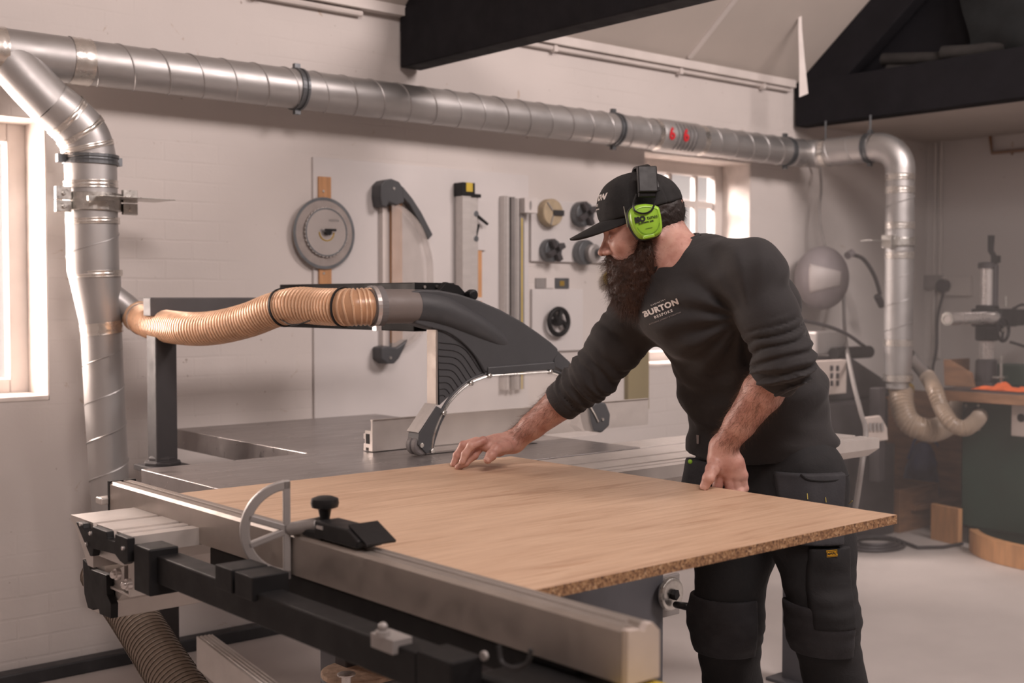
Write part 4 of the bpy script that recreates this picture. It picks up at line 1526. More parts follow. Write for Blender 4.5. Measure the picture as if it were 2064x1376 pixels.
tag(o, 'ribbed silver aluminium extrusion sloping out of the bottom edge of the photo', 'extrusion')

c = P(722, 1350, Z=.50)
g = thing('motor_cover', (c.x, c.y, 0), 'round-cornered dark box with sawdust on its top at the bottom of the photo', 'motor')
pts = []
for w in np.linspace(PI * .55, PI * 1.55, 14):
    pts.append(c + Vector((math.cos(w) * .085, math.sin(w) * .085, 0)))
pts += [c + Vector((.16, -.085, 0)), c + Vector((.16, .085, 0))]
MB().prism([p - Vector((0, 0, .30)) for p in pts], (0, 0, .29)).build('casing', 'saw_body_grey', g, bevel=.006)
MB().prism([p - Vector((0, 0, .012)) for p in pts], (0, 0, .012)).build('dusty_top', 'sawdust_top', g, bevel=.003)
q = P(698, 1368, Z=.53)
MB().lathe(P(698, 1358, Z=.52) - Vector((0, 0, .02)), (0, 0, 1), [(.011, 0), (.011, .016), (.020, .017), (.021, .021), (.014, .023)], 20).build('bolt', 'steel_bright', g, bevel=.001)
m = MB().box(P(697, 1200, T=2.78).x, P(697, 1200, T=2.78).y, .45, P(697, 1200, T=2.78).x + .05, P(697, 1200, T=2.78).y + .05, .76)
o = m.build('steel_bracket', 'dark_machine', g, bevel=.004)

# ================================================================== MACHINES ON THE RIGHT
gm = thing('spindle_moulder', (6.6, 3.0, 0), 'dark green spindle moulder cabinet with a timber-edged table on the far right', 'machine')
MB().box(6.21, 2.45, .10, 6.95, 3.46, .80).build('cabinet', 'green_paint', gm, bevel=.01)
MB().box(6.24, 2.48, .0, 6.92, 3.43, .10).build('plinth', 'green_paint', gm, bevel=.003)
MB().box(6.198, 3.02, .34, 6.212, 2.55, .60).build('recess_panel', 'green_paint_light', gm, bevel=.004)
MB().box(6.09, 2.4, .80, 7.05, 3.58, .852).build('table', 'dark_machine', gm, bevel=.004)
MB().box(6.075, 2.4, .795, 6.09, 3.58, .848).build('timber_edge', 'brown_timber', gm, bevel=.002)
c = P(1962, 843, X=6.2)
MB().cyl(c + Vector((-.02, 0, 0)), c + Vector((.02, 0, 0)), .058, 24).build('dust_port', 'machine_black', gm, bevel=.002)
for a in ((1948, 817), (1973, 817), (1948, 868), (1973, 865), (2005, 810)):
    c = P(*a, X=6.205)
    MB().cyl(c + Vector((-.006, 0, 0)), c + Vector((.004, 0, 0)), .008, 10).build('bolt', 'zinc', gm)
a = P(2048, 812, X=6.20)
b = P(2085, 880, X=6.20)
MB().box(6.15, b.y, b.z, 6.205, a.y, a.z).build('switch_box', 'cream_panel', gm, bevel=.004)
c = P(2058, 842, X=6.148)
MB().cyl(c, c + Vector((.012, 0, 0)), .022, 18).build('switch_knob', 'black_plastic', gm)

# curved timber base ring in front
c = Vector((6.42, 2.86, 0))
m = MB().arc(c + Vector((0, 0, .002)), (-1, 0, 0), (0, 1, 0), .54, .585, -.9, .95, (0, 0, .115), 30)
o = m.build('curved_plank', 'pale_timber')
tag(o, 'curved pale wooden ring lying on the floor at the foot of the green machine', 'wood')

# feeder stand on the table
fs = thing('feeder_stand', P(1988, 768, X=6.5), 'chrome column stand with crank, sideways arm and handwheel on the green machine', 'stand')
cx, cy = P(1988, 768, X=6.5).x, P(1988, 768, X=6.5).y
zb_ = .852
MB().box(cx - .07, cy - .07, zb_, cx + .07, cy + .07, zb_ + .025).lathe((cx, cy, zb_ + .025), (0, 0, 1), [(.062, 0), (.058, .12), (.045, .13)], 20).build('column_foot', 'dark_machine', fs, bevel=.004)
zt2 = P(1988, 537, X=6.5).z
MB().cyl((cx, cy, zb_ + .1), (cx, cy, zt2), .040, 28).build('column', 'steel_bright', fs, smooth=True)
MB().lathe((cx, cy, zt2 - .01), (0, 0, 1), [(.052, 0), (.052, .03), (.04, .034)], 24).build('column_cap', 'dark_machine', fs)
q = P(2007, 530, X=6.5)
MB().cyl((q.x, q.y, 1.30), (q.x, q.y, zt2 + .01), .016, 12).build('rack_screw', 'dark_machine', fs)
m = MB().box(q.x - .02, q.y - .02, zt2 + .02, q.x + .02, q.y + .02, zt2 + .06)
m.tube([Vector((q.x, q.y, zt2 + .04)), P(1997, 505, X=6.5), P(1998, 474, X=6.5)], [.014, .016, .019], 12)
m.build('crank_handle', 'machine_black', fs, bevel=.003)
a, b = P(1879, 638, X=6.45), P(2100, 636, X=6.45)
ya = P(1986, 640, X=6.45)
ax0 = P(1879, 638, Y=cy - .06)
m = MB().cyl(Vector((P(1880, 638, Y=cy).x, cy - .085, ya.z)), Vector((cx + .55, cy - .085, ya.z)), .034, 24)
m.build('cross_arm', 'steel_bright', fs, smooth=True)
e0 = Vector((P(1880, 638, Y=cy).x, cy - .085, ya.z))
MB().lathe(e0 + Vector((.006, 0, 0)), (-1, 0, 0), [(.0345, 0), (.036, .008), (.022, .009)], 24, caps=False).build('arm_end_ring', 'zinc', fs)
m = MB().box(cx - .07, cy - .13, ya.z - .05, cx + .10, cy + .06, ya.z + .05).lathe((cx, cy, ya.z - .13), (0, 0, 1), [(.062, 0), (.062, .2)], 20)
m.box(cx + .08, cy - .14, ya.z - .045, cx + .26, cy - .03, ya.z + .045)
m.build('clamp_block', 'machine_black', fs, bevel=.008)
hc = P(2022, 664, Y=cy - .17)
hc = Vector((hc.x, cy - .17, hc.z))
ring = [hc + Vector((math.cos(w) * .062, 0, math.sin(w) * .062)) for w in [2 * PI * i / 36 for i in range(37)]]
m = MB().tube(ring, .009, 8)
for w in (.3, 2.4, 4.5):
    m.tube([hc, hc + Vector((math.cos(w) * .06, 0, math.sin(w) * .06))], .008, 8)
m.cyl(hc, hc + Vector((0, .09, 0)), .014, 12)
m.build('handwheel', 'machine_black', fs, smooth=True)
MB().cyl(hc + Vector((0, -.012, 0)), hc, .016, 14).build('wheel_hub', 'zinc', fs)
MB().tube(catmull([Vector((cx + .10, cy - .10, ya.z + .05)), Vector((cx + .2, cy - .12, ya.z + .07)), Vector((cx + .42, cy - .12, ya.z - .02))], 5), .008, 8).build('cable', 'black_rubber', fs, smooth=True)
MB().tube([P(2028, 618, X=6.5), P(2028, 598, X=6.5)], .012, 8).build('locking_lever', 'zinc', fs)

# things on the machine table
m = MB()
rng = random.Random(3)
c = P(2022, 768, X=6.28)
vs, fs2 = [], []
nx, ny = 22, 12
for j in range(ny):
    for i in range(nx):
        u, w = i / (nx - 1), j / (ny - 1)
        x = c.x + (u - .5) * -.10 + .01 * math.sin(9 * w)
        y = c.y + (.5 - u) * .27 + .012 * math.sin(7 * w + 2)
        hgt = math.sin(u * PI) ** .6 * math.sin(w * PI) ** .6
        z = .853 + hgt * (.022 + .014 * math.sin(13 * u + 3 * w) + .010 * math.sin(23 * u - 9 * w))
        vs.append(Vector((c.x + (w - .5) * .15 + .008 * math.sin(11 * u), y, max(.853, z))))
for j in range(ny - 1):
    for i in range(nx - 1):
        a = j * nx + i
        fs2.append((a, a + 1, a + nx + 1, a + nx))
m.add(vs, fs2)
o = m.build('cloth', 'orange_cloth', smooth=True)
sd = o.modifiers.new('thick', 'SOLIDIFY')
sd.thickness = .003
tag(o, 'bright orange cloth crumpled on the table of the green machine', 'cloth')
m = MB()
p = P(1918, 768, X=6.42)
m.prism([(6.38, p.y + .02, .852), (6.38, p.y - .16, .852), (6.38, p.y - .14, .93), (6.38, p.y + .0, 1.0), (6.38, p.y + .03, 1.0)], (.02, 0, 0))
m.box(6.40, p.y - .0, .852, 6.62, p.y + .018, 1.0)
o = m.build('timber_fence', 'brown_timber', bevel=.002)
tag(o, 'brown timber fence board standing on the green machine table left of the column', 'board')
p = P(2035, 735, X=6.62)
m = MB().box(p.x - .02, p.y - .25, .852, p.x + .14, p.y + .08, .975)
o = m.build('green_housing', 'green_paint', bevel=.01)
tag(o, 'green metal housing on the machine table behind the orange cloth', 'housing')
p = P(2018, 745, X=6.45)
m = MB().cyl((p.x, p.y, .852), (p.x, p.y, 1.03), .009, 10).box(p.x - .02, p.y - .03, .905, p.x + .02, p.y + .04, .915)
o = m.build('hold_down', 'zinc')
tag(o, 'thin chrome hold-down rod on the table beside the orange cloth', 'rod')
pts = catmull([P(2036, 689, X=6.35), P(2050, 693, X=6.35), P(2080, 703, X=6.35)], 5)
m = MB().tube(pts, .008, 8).tube([pts[-1], Vector((pts[-1].x, pts[-1].y, .852))], .010, 8)
o = m.build('black_lever', 'black_rubber', smooth=True)
tag(o, 'thin black curved lever at the right edge above the green housing', 'lever')

# dark machine below the visor
dm = thing('planer', (5.85, 4.1, 0), 'dark grey machine standing at the back wall behind the man under the visor', 'machine')
MB().box(5.36, 3.86, .0, 6.20, 4.30, .52).build('base_cabinet', 'dark_machine', dm, bevel=.01)
MB().box(5.46, 3.90, .52, 6.20, 4.28, .78).build('upper_body', 'dark_machine', dm, bevel=.02)
MB().prism([(5.60, 3.92, .78), (5.60, 3.92, .98), (5.86, 3.92, 1.02), (6.2, 3.92, .88), (6.26, 3.92, .78)], (0, .32, 0)).build('sloping_cover', 'dark_machine', dm, bevel=.02)
a, b = P(1640, 728, Y=3.86), P(1703, 792, Y=3.86)
MB().box(a.x, 3.85, b.z, b.x, 3.90, a.z).build('control_panel', 'cream_panel', dm, bevel=.004)
m = MB()
for i in range(3):
    for j in range(2):
        q = P(1676 + j * 12, 742 + i * 15, Y=3.849)
        m.box(q.x - .012, 3.846, q.z - .014, q.x + .012, 3.85, q.z + .014)
m.build('panel_symbols', 'dark_machine', dm)
a, b = P(1695, 700, Y=3.95), P(1768, 722, Y=3.95)
MB().cyl((a.x, 4.0, (a.z + b.z) / 2), (b.x, 4.0, (a.z + b.z) / 2), .035, 18).build('motor', 'machine_black', dm, bevel=.004)
a, b = P(1632, 668, Y=4.1), P(1690, 712, Y=4.1)
MB().box(a.x, 4.05, b.z, b.x, 4.25, a.z).build('junction_box', 'aluminium_dull', dm, bevel=.01)
m = MB()
c = P(1752, 862, X=5.30)
m.prism([P(1745, 842, T=6.2), P(1775, 838, T=6.2), P(1788, 862, T=6.2), P(1790, 886, T=6.2), P(1754, 891, T=6.2)], (.02, .03, 0))
o = m.build('guard_plate', 'cream_panel', bevel=.002)
o.parent = dm
o.location = o.location - dm.location
m = MB()
for i in range(4):
    m.prism([P(1752 + i * 8, 852, T=6.19), P(1757 + i * 8, 851, T=6.19), P(1758 + i * 8, 868, T=6.19), P(1753 + i * 8, 869, T=6.19)], (.003, .004, 0))
m.build('printed_marks', 'aluminium_dull', o)
MB().obox(P(1768, 875, T=6.5), (.06, .06, .5), (1, 0, 0)).build('guard_bracket', 'dark_machine', dm, bevel=.004)

# visor hanging on the wall
vc = P(1657, 560, Y=4.22)
vs_ = thing('face_visor', vc, 'grey powered face visor with breathing hose hanging from a cable on the wall', 'visor')
m = MB()
prof = []
for i in range(15):
    w = PI * i / 14
    prof.append((max(.001, math.sin(w)), -math.cos(w)))
m.lathe((0, 0, 0), (0, 0, 1), prof, 36)
m.v = [(vc.x + p[0] * .195, vc.y + .0 + p[1] * .13, vc.z + p[2] * .185) for p in m.v]
m.build('helmet', 'visor_grey', vs_, smooth=True)
m = MB()
vsx, fsx = [], []
for j in range(9):
    for i in range(13):
        u, w = -1 + 2 * i / 12, -1 + 2 * j / 8
        ww = w * (1 - .55 * (u * .5 + .5))
        ang = PI * (.90 - .40 * (u * .5 + .5))
        zz = ww * .085 - .005
        k = math.sqrt(max(.05, 1 - (zz / .185) ** 2))
        vsx.append(Vector((vc.x + math.cos(ang) * .199 * k, vc.y - math.sin(ang) * .134 * k, vc.z + zz)))
for j in range(8):
    for i in range(12):
        a = j * 13 + i
        fsx.append((a, a + 1, a + 14, a + 13))
m.add(vsx, fsx)
o = m.build('visor_lens', 'visor_lens', vs_, smooth=True)
o.modifiers.new('thick', 'SOLIDIFY').thickness = .003
a = P(1714, 512, Y=4.16)
MB().cyl(a + Vector((-.03, 0, -.01)), a + Vector((.02, 0, .01)), .022, 14).build('hose_fitting', 'visor_grey', vs_)
pts = catmull([a, P(1740, 522, Y=4.14), P(1762, 555, Y=4.12), P(1774, 592, Y=4.12)], 8)
MB().tube(pts, .012, 10).build('breathing_hose', 'dark_machine', vs_, smooth=True)
MB().cyl(P(1768, 596, Y=4.12), P(1778, 616, Y=4.12), .022, 12).build('hose_end', 'dark_machine', vs_)
MB().tube(catmull([Vector((vc.x, 4.20, vc.z + .17)), P(1652, 440, Y=4.24), P(1655, 380, Y=4.26), P(1653, 335, Y=4.30)], 6), .008, 8).build('hanging_cord', 'aluminium_dull', vs_, smooth=True)
MB().tube(catmull([Vector((P(1653, 335, Y=4.30).x, 4.30, P(1653, 335, Y=4.30).z)), Vector((P(1653, 335, Y=4.30).x, 4.37, P(1653, 335, Y=4.30).z + .01))], 3), .008, 8).build('wall_hook', 'clamp_metal', vs_)

# air line and cables
m = MB().tube(catmull([P(1700, 590, Y=4.25), P(1704, 680, Y=4.1), P(1718, 760, T=6.3), P(1735, 830, T=5.6), P(1745, 868, T=5.0), P(1738, 930, T=4.9), P(1728, 1000, T=4.95), P(1715, 1090, T=5.05), P(1712, 1240, Z=.012), P(1730, 1235, Z=.012)], 8), .011, 8)
o = m.build('air_line', 'aluminium_dull', smooth=True)
tag(o, 'pale air line hanging down between the visor and the end of the sliding carriage', 'hose')
m = MB().tube(catmull([P(1615, 645, T=6.4), P(1660, 655, T=6.5), P(1705, 672, T=6.6), P(1745, 700, T=6.8)], 8), .010, 8)
o = m.build('cable', 'dark_machine', smooth=True)
tag(o, 'dark cable running from behind the man down to the planer motor', 'cable')

# wall sockets on the right wall
sk_ = thing('wall_socket', P(1905, 600, X=XR), 'double wall socket with a dark plug on the right wall', 'socket')
a, b = P(1857, 555, X=XR), P(1902, 583, X=XR)
MB().box(XR - .03, b.y, b.z, XR, a.y, a.z).build('socket_plate', 'aluminium_dull', sk_, bevel=.003)
a, b = P(1903, 557, X=XR), P(1960, 596, X=XR)
MB().box(XR - .03, b.y, b.z, XR, a.y, a.z).build('socket_plate', 'paint_trim', sk_, bevel=.003)
c = P(1902, 576, X=XR - .04)
MB().cyl(c + Vector((-.03, 0, 0)), c + Vector((.03, 0, 0)), .045, 16).build('plug', 'dark_machine', sk_, bevel=.006)
pts = catmull([c + Vector((0, 0, -.04)), P(1890, 640, X=XR - .05), P(1888, 700, X=XR - .06), P(1880, 745, X=XR - .05), P(1878, 800, X=XR - .04)], 6)
MB().tube(pts, .009, 8).build('flex', 'dark_machine', sk_, smooth=True)

# pipe loop and conduits on the right wall
m = MB()
q = [P(1995, 268, X=XR - .03), P(2000, 308, X=XR - .03), P(2090, 300, X=XR - .03)]
m.tube(q, .012, 8)
m.tube([P(2040, 303, X=XR - .03), P(2040, 312, X=XR - .03)], .008, 8)
m.tube([P(1995, 268, X=XR - .03), P(1995, 268, X=XR + .002)], .012, 8)
m.tube([P(2000, 308, X=XR - .03), P(2000, 308, X=XR + .002)], .010, 8)
o = m.build('wall_pipe', 'brown_timber', smooth=True)
tag(o, 'thin rusty pipe running along the right wall near the ceiling', 'pipe')
for k, px in enumerate((1886, 1898)):
    a, b = P(px, 285, X=XR - .012), P(px, 620, X=XR - .012)
    m = MB().tube([(XR - .012, a.y, a.z), (XR - .012, a.y, .95)], .010, 8)
    o = m.build('wall_conduit', 'paint_trim', smooth=True)
    tag(o, ['white painted conduit running down the right wall, nearer the corner', 'white painted conduit down the right wall, further from the corner'][k], 'conduit', 'conduits on the right wall')

# floor: crate, planks, blue bag, coil
a = P(1738, 1062, Z=0)
m = MB()
x, y = 6.22, 3.84
for (x0, y0, x1, y1) in ((x, y, x + .42, y + .016), (x, y + .30, x + .42, y + .316), (x, y + .016, x + .016, y + .30), (x + .404, y + .016, x + .42, y + .30)):
    m.box(x0, y0, .0, x1, y1, .25)
m.box(x + .016, y + .016, 0, x + .404, y + .30, .014)
o = m.build('wooden_crate', 'brown_timber', bevel=.002)
tag(o, 'open brown wooden crate on the floor behind the right corner of the oak board', 'crate')
a, b = P(1832, 1022, T=7.05), P(1932, 1008, T=7.3)
m = MB().obox((a + b) / 2, ((b - a).length, .09, .03), b - a)
z0 = min(p[2] for p in m.v)
o = m.build('low_plank', 'brown_timber', bevel=.002)
tag(o, 'brown plank lying low between the crate and the green machine', 'plank')
m = MB().box(6.70, 3.60, 0, 6.76, 3.95, (a.z + b.z) / 2 - .018)
o = m.build('floor_block', 'brown_timber')
tag(o, 'dark wooden block under the low brown plank', 'block')
a = P(1907, 1092, Z=0)
m = MB().obox((a.x, a.y, .10), (.03, .20, .20), (1, -.25, 0))
o = m.build('offcut', 'pale_timber', bevel=.002)
tag(o, 'upright offcut of wood on the floor at the left foot of the green machine', 'offcut')
c = P(1868, 1000, T=7.5)
m = MB()
rng = random.Random(5)
prof = [(max(.002, math.sin(PI * i / 12)), -math.cos(PI * i / 12)) for i in range(13)]
m.lathe((0, 0, 0), (0, 0, 1), prof, 28)
vv = []
for p in m.v:
    k = 1 + .10 * math.sin(7 * p[0] + 4 * p[2]) + .06 * math.sin(13 * p[1] - 9 * p[2])
    vv.append((c.x + p[0] * .14 * k, c.y + p[1] * .12 * k, .245 + p[2] * .235 + (0.0)))
m.v = [(x_, y_, max(.003, z_)) for x_, y_, z_ in vv]
o = m.build('plastic_bag', 'blue_plastic', smooth=True)
tag(o, 'crumpled dark blue plastic bag standing on the floor beyond the crate', 'bag')
m = MB().box(6.78, 3.78, 0, 6.80, 4.3, .78)
o = m.build('leaning_board', 'brown_timber', bevel=.002)
tag(o, 'tall brown board standing behind the blue bag beside the green machine', 'board')

c = P(1760, 1096, Z=.012)
path = []
for k in range(3):
    r0 = .20 - k * .035
    for i in range(24):
        w = 2 * PI * i / 24
        r1 = r0 - .035 * i / 24
        path.append(c + Vector((math.cos(w) * r1 * 1.1 + .015 * k, math.sin(w) * r1 * .9, .006 * k)))
m = MB().tube([P(1940, 1095, Z=.012), P(1900, 1102, Z=.012), P(1850, 1103, Z=.012)] + path, .009, 8)
o = m.build('cable_coil', 'dark_machine', smooth=True)
tag(o, 'loose coil of dark cable lying on the pale floor right of the man', 'cable')
m = MB().tube(catmull([P(1830, 925, T=7.4), P(1850, 880, T=7.4), P(1885, 890, T=7.4), P(1900, 930, T=7.4), P(1890, 990, T=7.4)], 8), .008, 8)
o = m.build('thin_hose', 'blue_plastic', smooth=True)
tag(o, 'thin dark blue hose looping above the blue bag', 'hose')

# ================================================================== THE MAN
def v3(p):
    return np.array([p[0], p[1], p[2]], dtype=np.float32)


def smin(a, b, k):
    h = np.clip(.5 + .5 * (b - a) / k, 0, 1)
    return b * (1 - h) + a * h - k * h * (1 - h)


def smax(a, b, k):
    return -smin(-a, -b, k)


def cone(p, a, b, r0, r1):
    a, b = v3(a), v3(b)
    ba = b - a
    h = np.clip(((p - a) @ ba) / (ba @ ba), 0, 1)
    return np.linalg.norm(p - a - h[:, None] * ba, axis=1) - (r0 + (r1 - r0) * h)


def chain(p, pts, rs, k=.012):
    d = None
    for i in range(len(pts) - 1):
        e = cone(p, pts[i], pts[i + 1], rs[i], rs[i + 1])
        d = e if d is None else smin(d, e, k)
    return d


def ell(p, c, r, B=None):
    q = p - v3(c)
    if B is not None:
        q = q @ np.array(B, dtype=np.float32).T
    r = np.array(r, dtype=np.float32)
    k0 = np.linalg.norm(q / r, axis=1)
    k1 = np.linalg.norm(q / (r * r), axis=1)
    return k0 * (k0 - 1) / np.maximum(k1, 1e-6)


def sections(p, st, k=.03):
    """stack of elliptical sections: (centre, side axis, half width, half depth)"""
    d = None
    for (c0, l0, a0, b0), (c1, l1, a1, b1) in zip(st, st[1:]):
        c0, c1 = v3(c0), v3(c1)
        ax = c1 - c0
        L = np.linalg.norm(ax)
        ax = ax / L
        h = np.clip(((p - c0) @ ax) / L, 0, 1)
        l = v3(l0) * .5 + v3(l1) * .5
        l = l - ax * (l @ ax)
        l /= np.linalg.norm(l)
        dd = np.cross(ax, l)
        q = p - c0 - (h * L)[:, None] * ax
        A, B = a0 + (a1 - a0) * h, b0 + (b1 - b0) * h
        x, y, z = q @ l, q @ dd, q @ ax
        k0 = np.sqrt((x / A) ** 2 + (y / B) ** 2 + 1e-9)
        k1 = np.sqrt((x / A ** 2) ** 2 + (y / B ** 2) ** 2 + 1e-9)
        e = k0 * (k0 - 1) / k1
        e = np.where(np.abs(z) > 1e-6, np.sqrt(np.maximum(e, 0) ** 2 + z * z) + np.minimum(e, 0) * (np.abs(z) < 1e-6), e)
        d = e if d is None else smin(d, e, k)
    return d


def wav(p, f, ph=0):
    """smooth wobble of space, about -1..1"""
    x, y, z = p[:, 0] * f, p[:, 1] * f, p[:, 2] * f
    return (np.sin(x * 1.3 + 1.7 * np.sin(y * .9 + ph) + ph) + np.sin(y * 1.1 + 1.9 * np.sin(z * 1.2 + 2 * ph)) + np.sin(z * 1.5 + 1.5 * np.sin(x * .8 - ph))) / 3


def nets(fn, lo, hi, h):
    """surface nets over a distance field"""
    lo, hi = np.array(lo, float), np.array(hi, float)
    n = np.ceil((hi - lo) / h).astype(int) + 1
    xs = [np.float32(lo[i]) + np.arange(n[i], dtype=np.float32) * np.float32(h) for i in range(3)]
    V = np.empty((n[0], n[1], n[2]), np.float32)
    Yg, Zg = np.meshgrid(xs[1], xs[2], indexing='ij')
    yz = np.stack([Yg.ravel(), Zg.ravel()], 1)
    step = max(1, int(400000 / len(yz)))
    for i in range(0, n[0], step):
        xx = xs[0][i:i + step]
        p = np.empty((len(xx), len(yz), 3), np.float32)
        p[:, :, 0] = xx[:, None]
        p[:, :, 1:] = yz[None]
        V[i:i + step] = fn(p.reshape(-1, 3)).reshape(len(xx), n[1], n[2])
    S = V < 0
    cs = [(i, j, k) for i in (0, 1) for j in (0, 1) for k in (0, 1)]
    m = n - 1
    cnt = np.zeros(tuple(m), np.int8)
    for i, j, k in cs:
        cnt += S[i:i + m[0], j:j + m[1], k:k + m[2]]
    act = np.argwhere((cnt > 0) & (cnt < 8))
    idx = -np.ones(tuple(m), np.int64)
    idx[act[:, 0], act[:, 1], act[:, 2]] = np.arange(len(act))
    vals = np.stack([V[act[:, 0] + i, act[:, 1] + j, act[:, 2] + k] for i, j, k in cs], 1)
    acc = np.zeros((len(act), 3))
    num = np.zeros(len(act))
    for a in range(8):
        for b in range(a + 1, 8):
            ca, cb = np.array(cs[a]), np.array(cs[b])
            if np.abs(ca - cb).sum() != 1:
                continue
            va, vb = vals[:, a], vals[:, b]
            x = (va < 0) != (vb < 0)
            t_ = np.where(x, va / np.where(x, va - vb, 1), 0)
            acc += x[:, None] * (ca + t_[:, None] * (cb - ca))
            num += x
    verts = lo + (act + acc / num[:, None]) * h
    faces = []
    for ax in range(3):
        o1, o2 = [(1, 2), (2, 0), (0, 1)][ax]
        sl0 = [slice(None)] * 3
        sl1 = [slice(None)] * 3
        sl0[ax], sl1[ax] = slice(0, -1), slice(1, None)
        cr = np.argwhere(S[tuple(sl0)] != S[tuple(sl1)])
        cr = cr[(cr[:, o1] > 0) & (cr[:, o2] > 0) & (cr[:, o1] < m[o1]) & (cr[:, o2] < m[o2])]
        ins = S[cr[:, 0], cr[:, 1], cr[:, 2]]
        q = []
        for d1, d2 in ((1, 1), (0, 1), (0, 0), (1, 0)):
            c_ = cr.copy()
            c_[:, o1] -= d1
            c_[:, o2] -= d2
            q.append(idx[c_[:, 0], c_[:, 1], c_[:, 2]])
        q = np.stack(q, 1)
        q[~ins] = q[~ins][:, ::-1]
        faces.append(q[(q >= 0).all(1)])
    return verts, np.concatenate(faces)


def np_mesh(name, parts, mat, parent, smooth=True):
    me = bpy.data.meshes.new(name)
    off = np.array(world_loc(parent)) if parent is not None else np.zeros(3)
    vs = np.concatenate([v_ for v_, _ in parts]) - off
    o_ = 0
    fl = []
    for v_, f_ in parts:
        fl.append(f_ + o_)
        o_ += len(v_)
    fs = np.concatenate(fl)
    w = fs.shape[1]
    me.vertices.add(len(vs))
    me.vertices.foreach_set('co', vs.astype(np.float32).ravel())
    me.loops.add(fs.size)
    me.loops.foreach_set('vertex_index', fs.ravel().astype(np.int32))
    me.polygons.add(len(fs))
    me.polygons.foreach_set('loop_start', np.arange(0, fs.size, w, dtype=np.int32))
    me.polygons.foreach_set('loop_total', np.full(len(fs), w, np.int32))
    me.update(calc_edges=True)
    me.validate()
    me.polygons.foreach_set('use_smooth', [smooth] * len(me.polygons))
    me.materials.append(M[mat])
    o = bpy.data.objects.new(name, me)
    COL.objects.link(o)
    o.parent = parent
    return o


def strands(name, roots, dirs, length, bend, rad, mat, parent, seg=5, jit=.3, curl=.0):
    """many fine tapering hairs as one mesh"""
    rs = np.random.RandomState(11)
    N_ = len(roots)
    roots, dirs = np.array(roots, float), np.array(dirs, float)
    L_ = length * (1 - jit / 2 + jit * rs.rand(N_))
    d = dirs + rs.randn(N_, 3) * jit * .5
    d /= np.linalg.norm(d, axis=1)[:, None]
    g = np.array(bend, float)
    side = np.cross(d, rs.randn(N_, 3))
    side /= np.linalg.norm(side, axis=1)[:, None]
    side2 = np.cross(d, side)
    ph = rs.rand(N_) * 6.28
    V_, F_ = [], []
    for i in range(seg + 1):
        u = i / seg
        c_ = roots + d * (L_ * u)[:, None] + g * (u * u) + (side * np.sin(ph + u * 7)[:, None] + side2 * np.cos(ph + u * 5)[:, None]) * (curl * u)
        r = rad * (1 - .8 * u)
        for k in range(3):
            w = 2 * PI * k / 3
            V_.append(c_ + (side * math.cos(w) + side2 * math.sin(w)) * r)
    V_ = np.stack(V_, 1).reshape(-1, 3)
    st_ = (seg + 1) * 3
    base = np.arange(N_)[:, None] * st_
    for i in range(seg):
        for k in range(3):
            k2 = (k + 1) % 3
            F_.append(base + np.array([[i * 3 + k, i * 3 + k2, (i + 1) * 3 + k2, (i + 1) * 3 + k]]))
    return np_mesh(name, [(V_, np.concatenate(F_))], mat, parent)


man = thing('person', (2.52, 1.9, 0), 'bearded man in black cap, green ear defenders and dark shirt leaning over the oak board', 'person')

# ---- joints
LS, RS = P(1513, 548, T=2.82), P(1297, 622, T=3.09)
LE, LW = P(1583, 726, T=2.775), P(1457, 902, T=2.905)
RE, RW = Vector((2.215, 2.265, 1.145)), P(1036, 889, T=3.28)
HC = P(1294, 457, T=3.0)
FH = Vector((-.80, .60, 0)) * .978 + Vector((0, 0, -.208))
FH.normalize()
UH = Vector((-.80 * .208, .60 * .208, .978)).normalized()
SH = UH.cross(FH).normalized()          # towards his left side
if SH.dot(Vector((CF[0], CF[1], 0))) > 0:
    SH = -SH
HB = [list(FH), list(SH), list(UH)]


def H(f, s, u):
    return HC + FH * f + SH * s + UH * u


COLC = P(1357, 509, T=2.965)
NDIR = (H(-.030, 0, -.03) - COLC).normalized()
NB = COLC - NDIR * .055


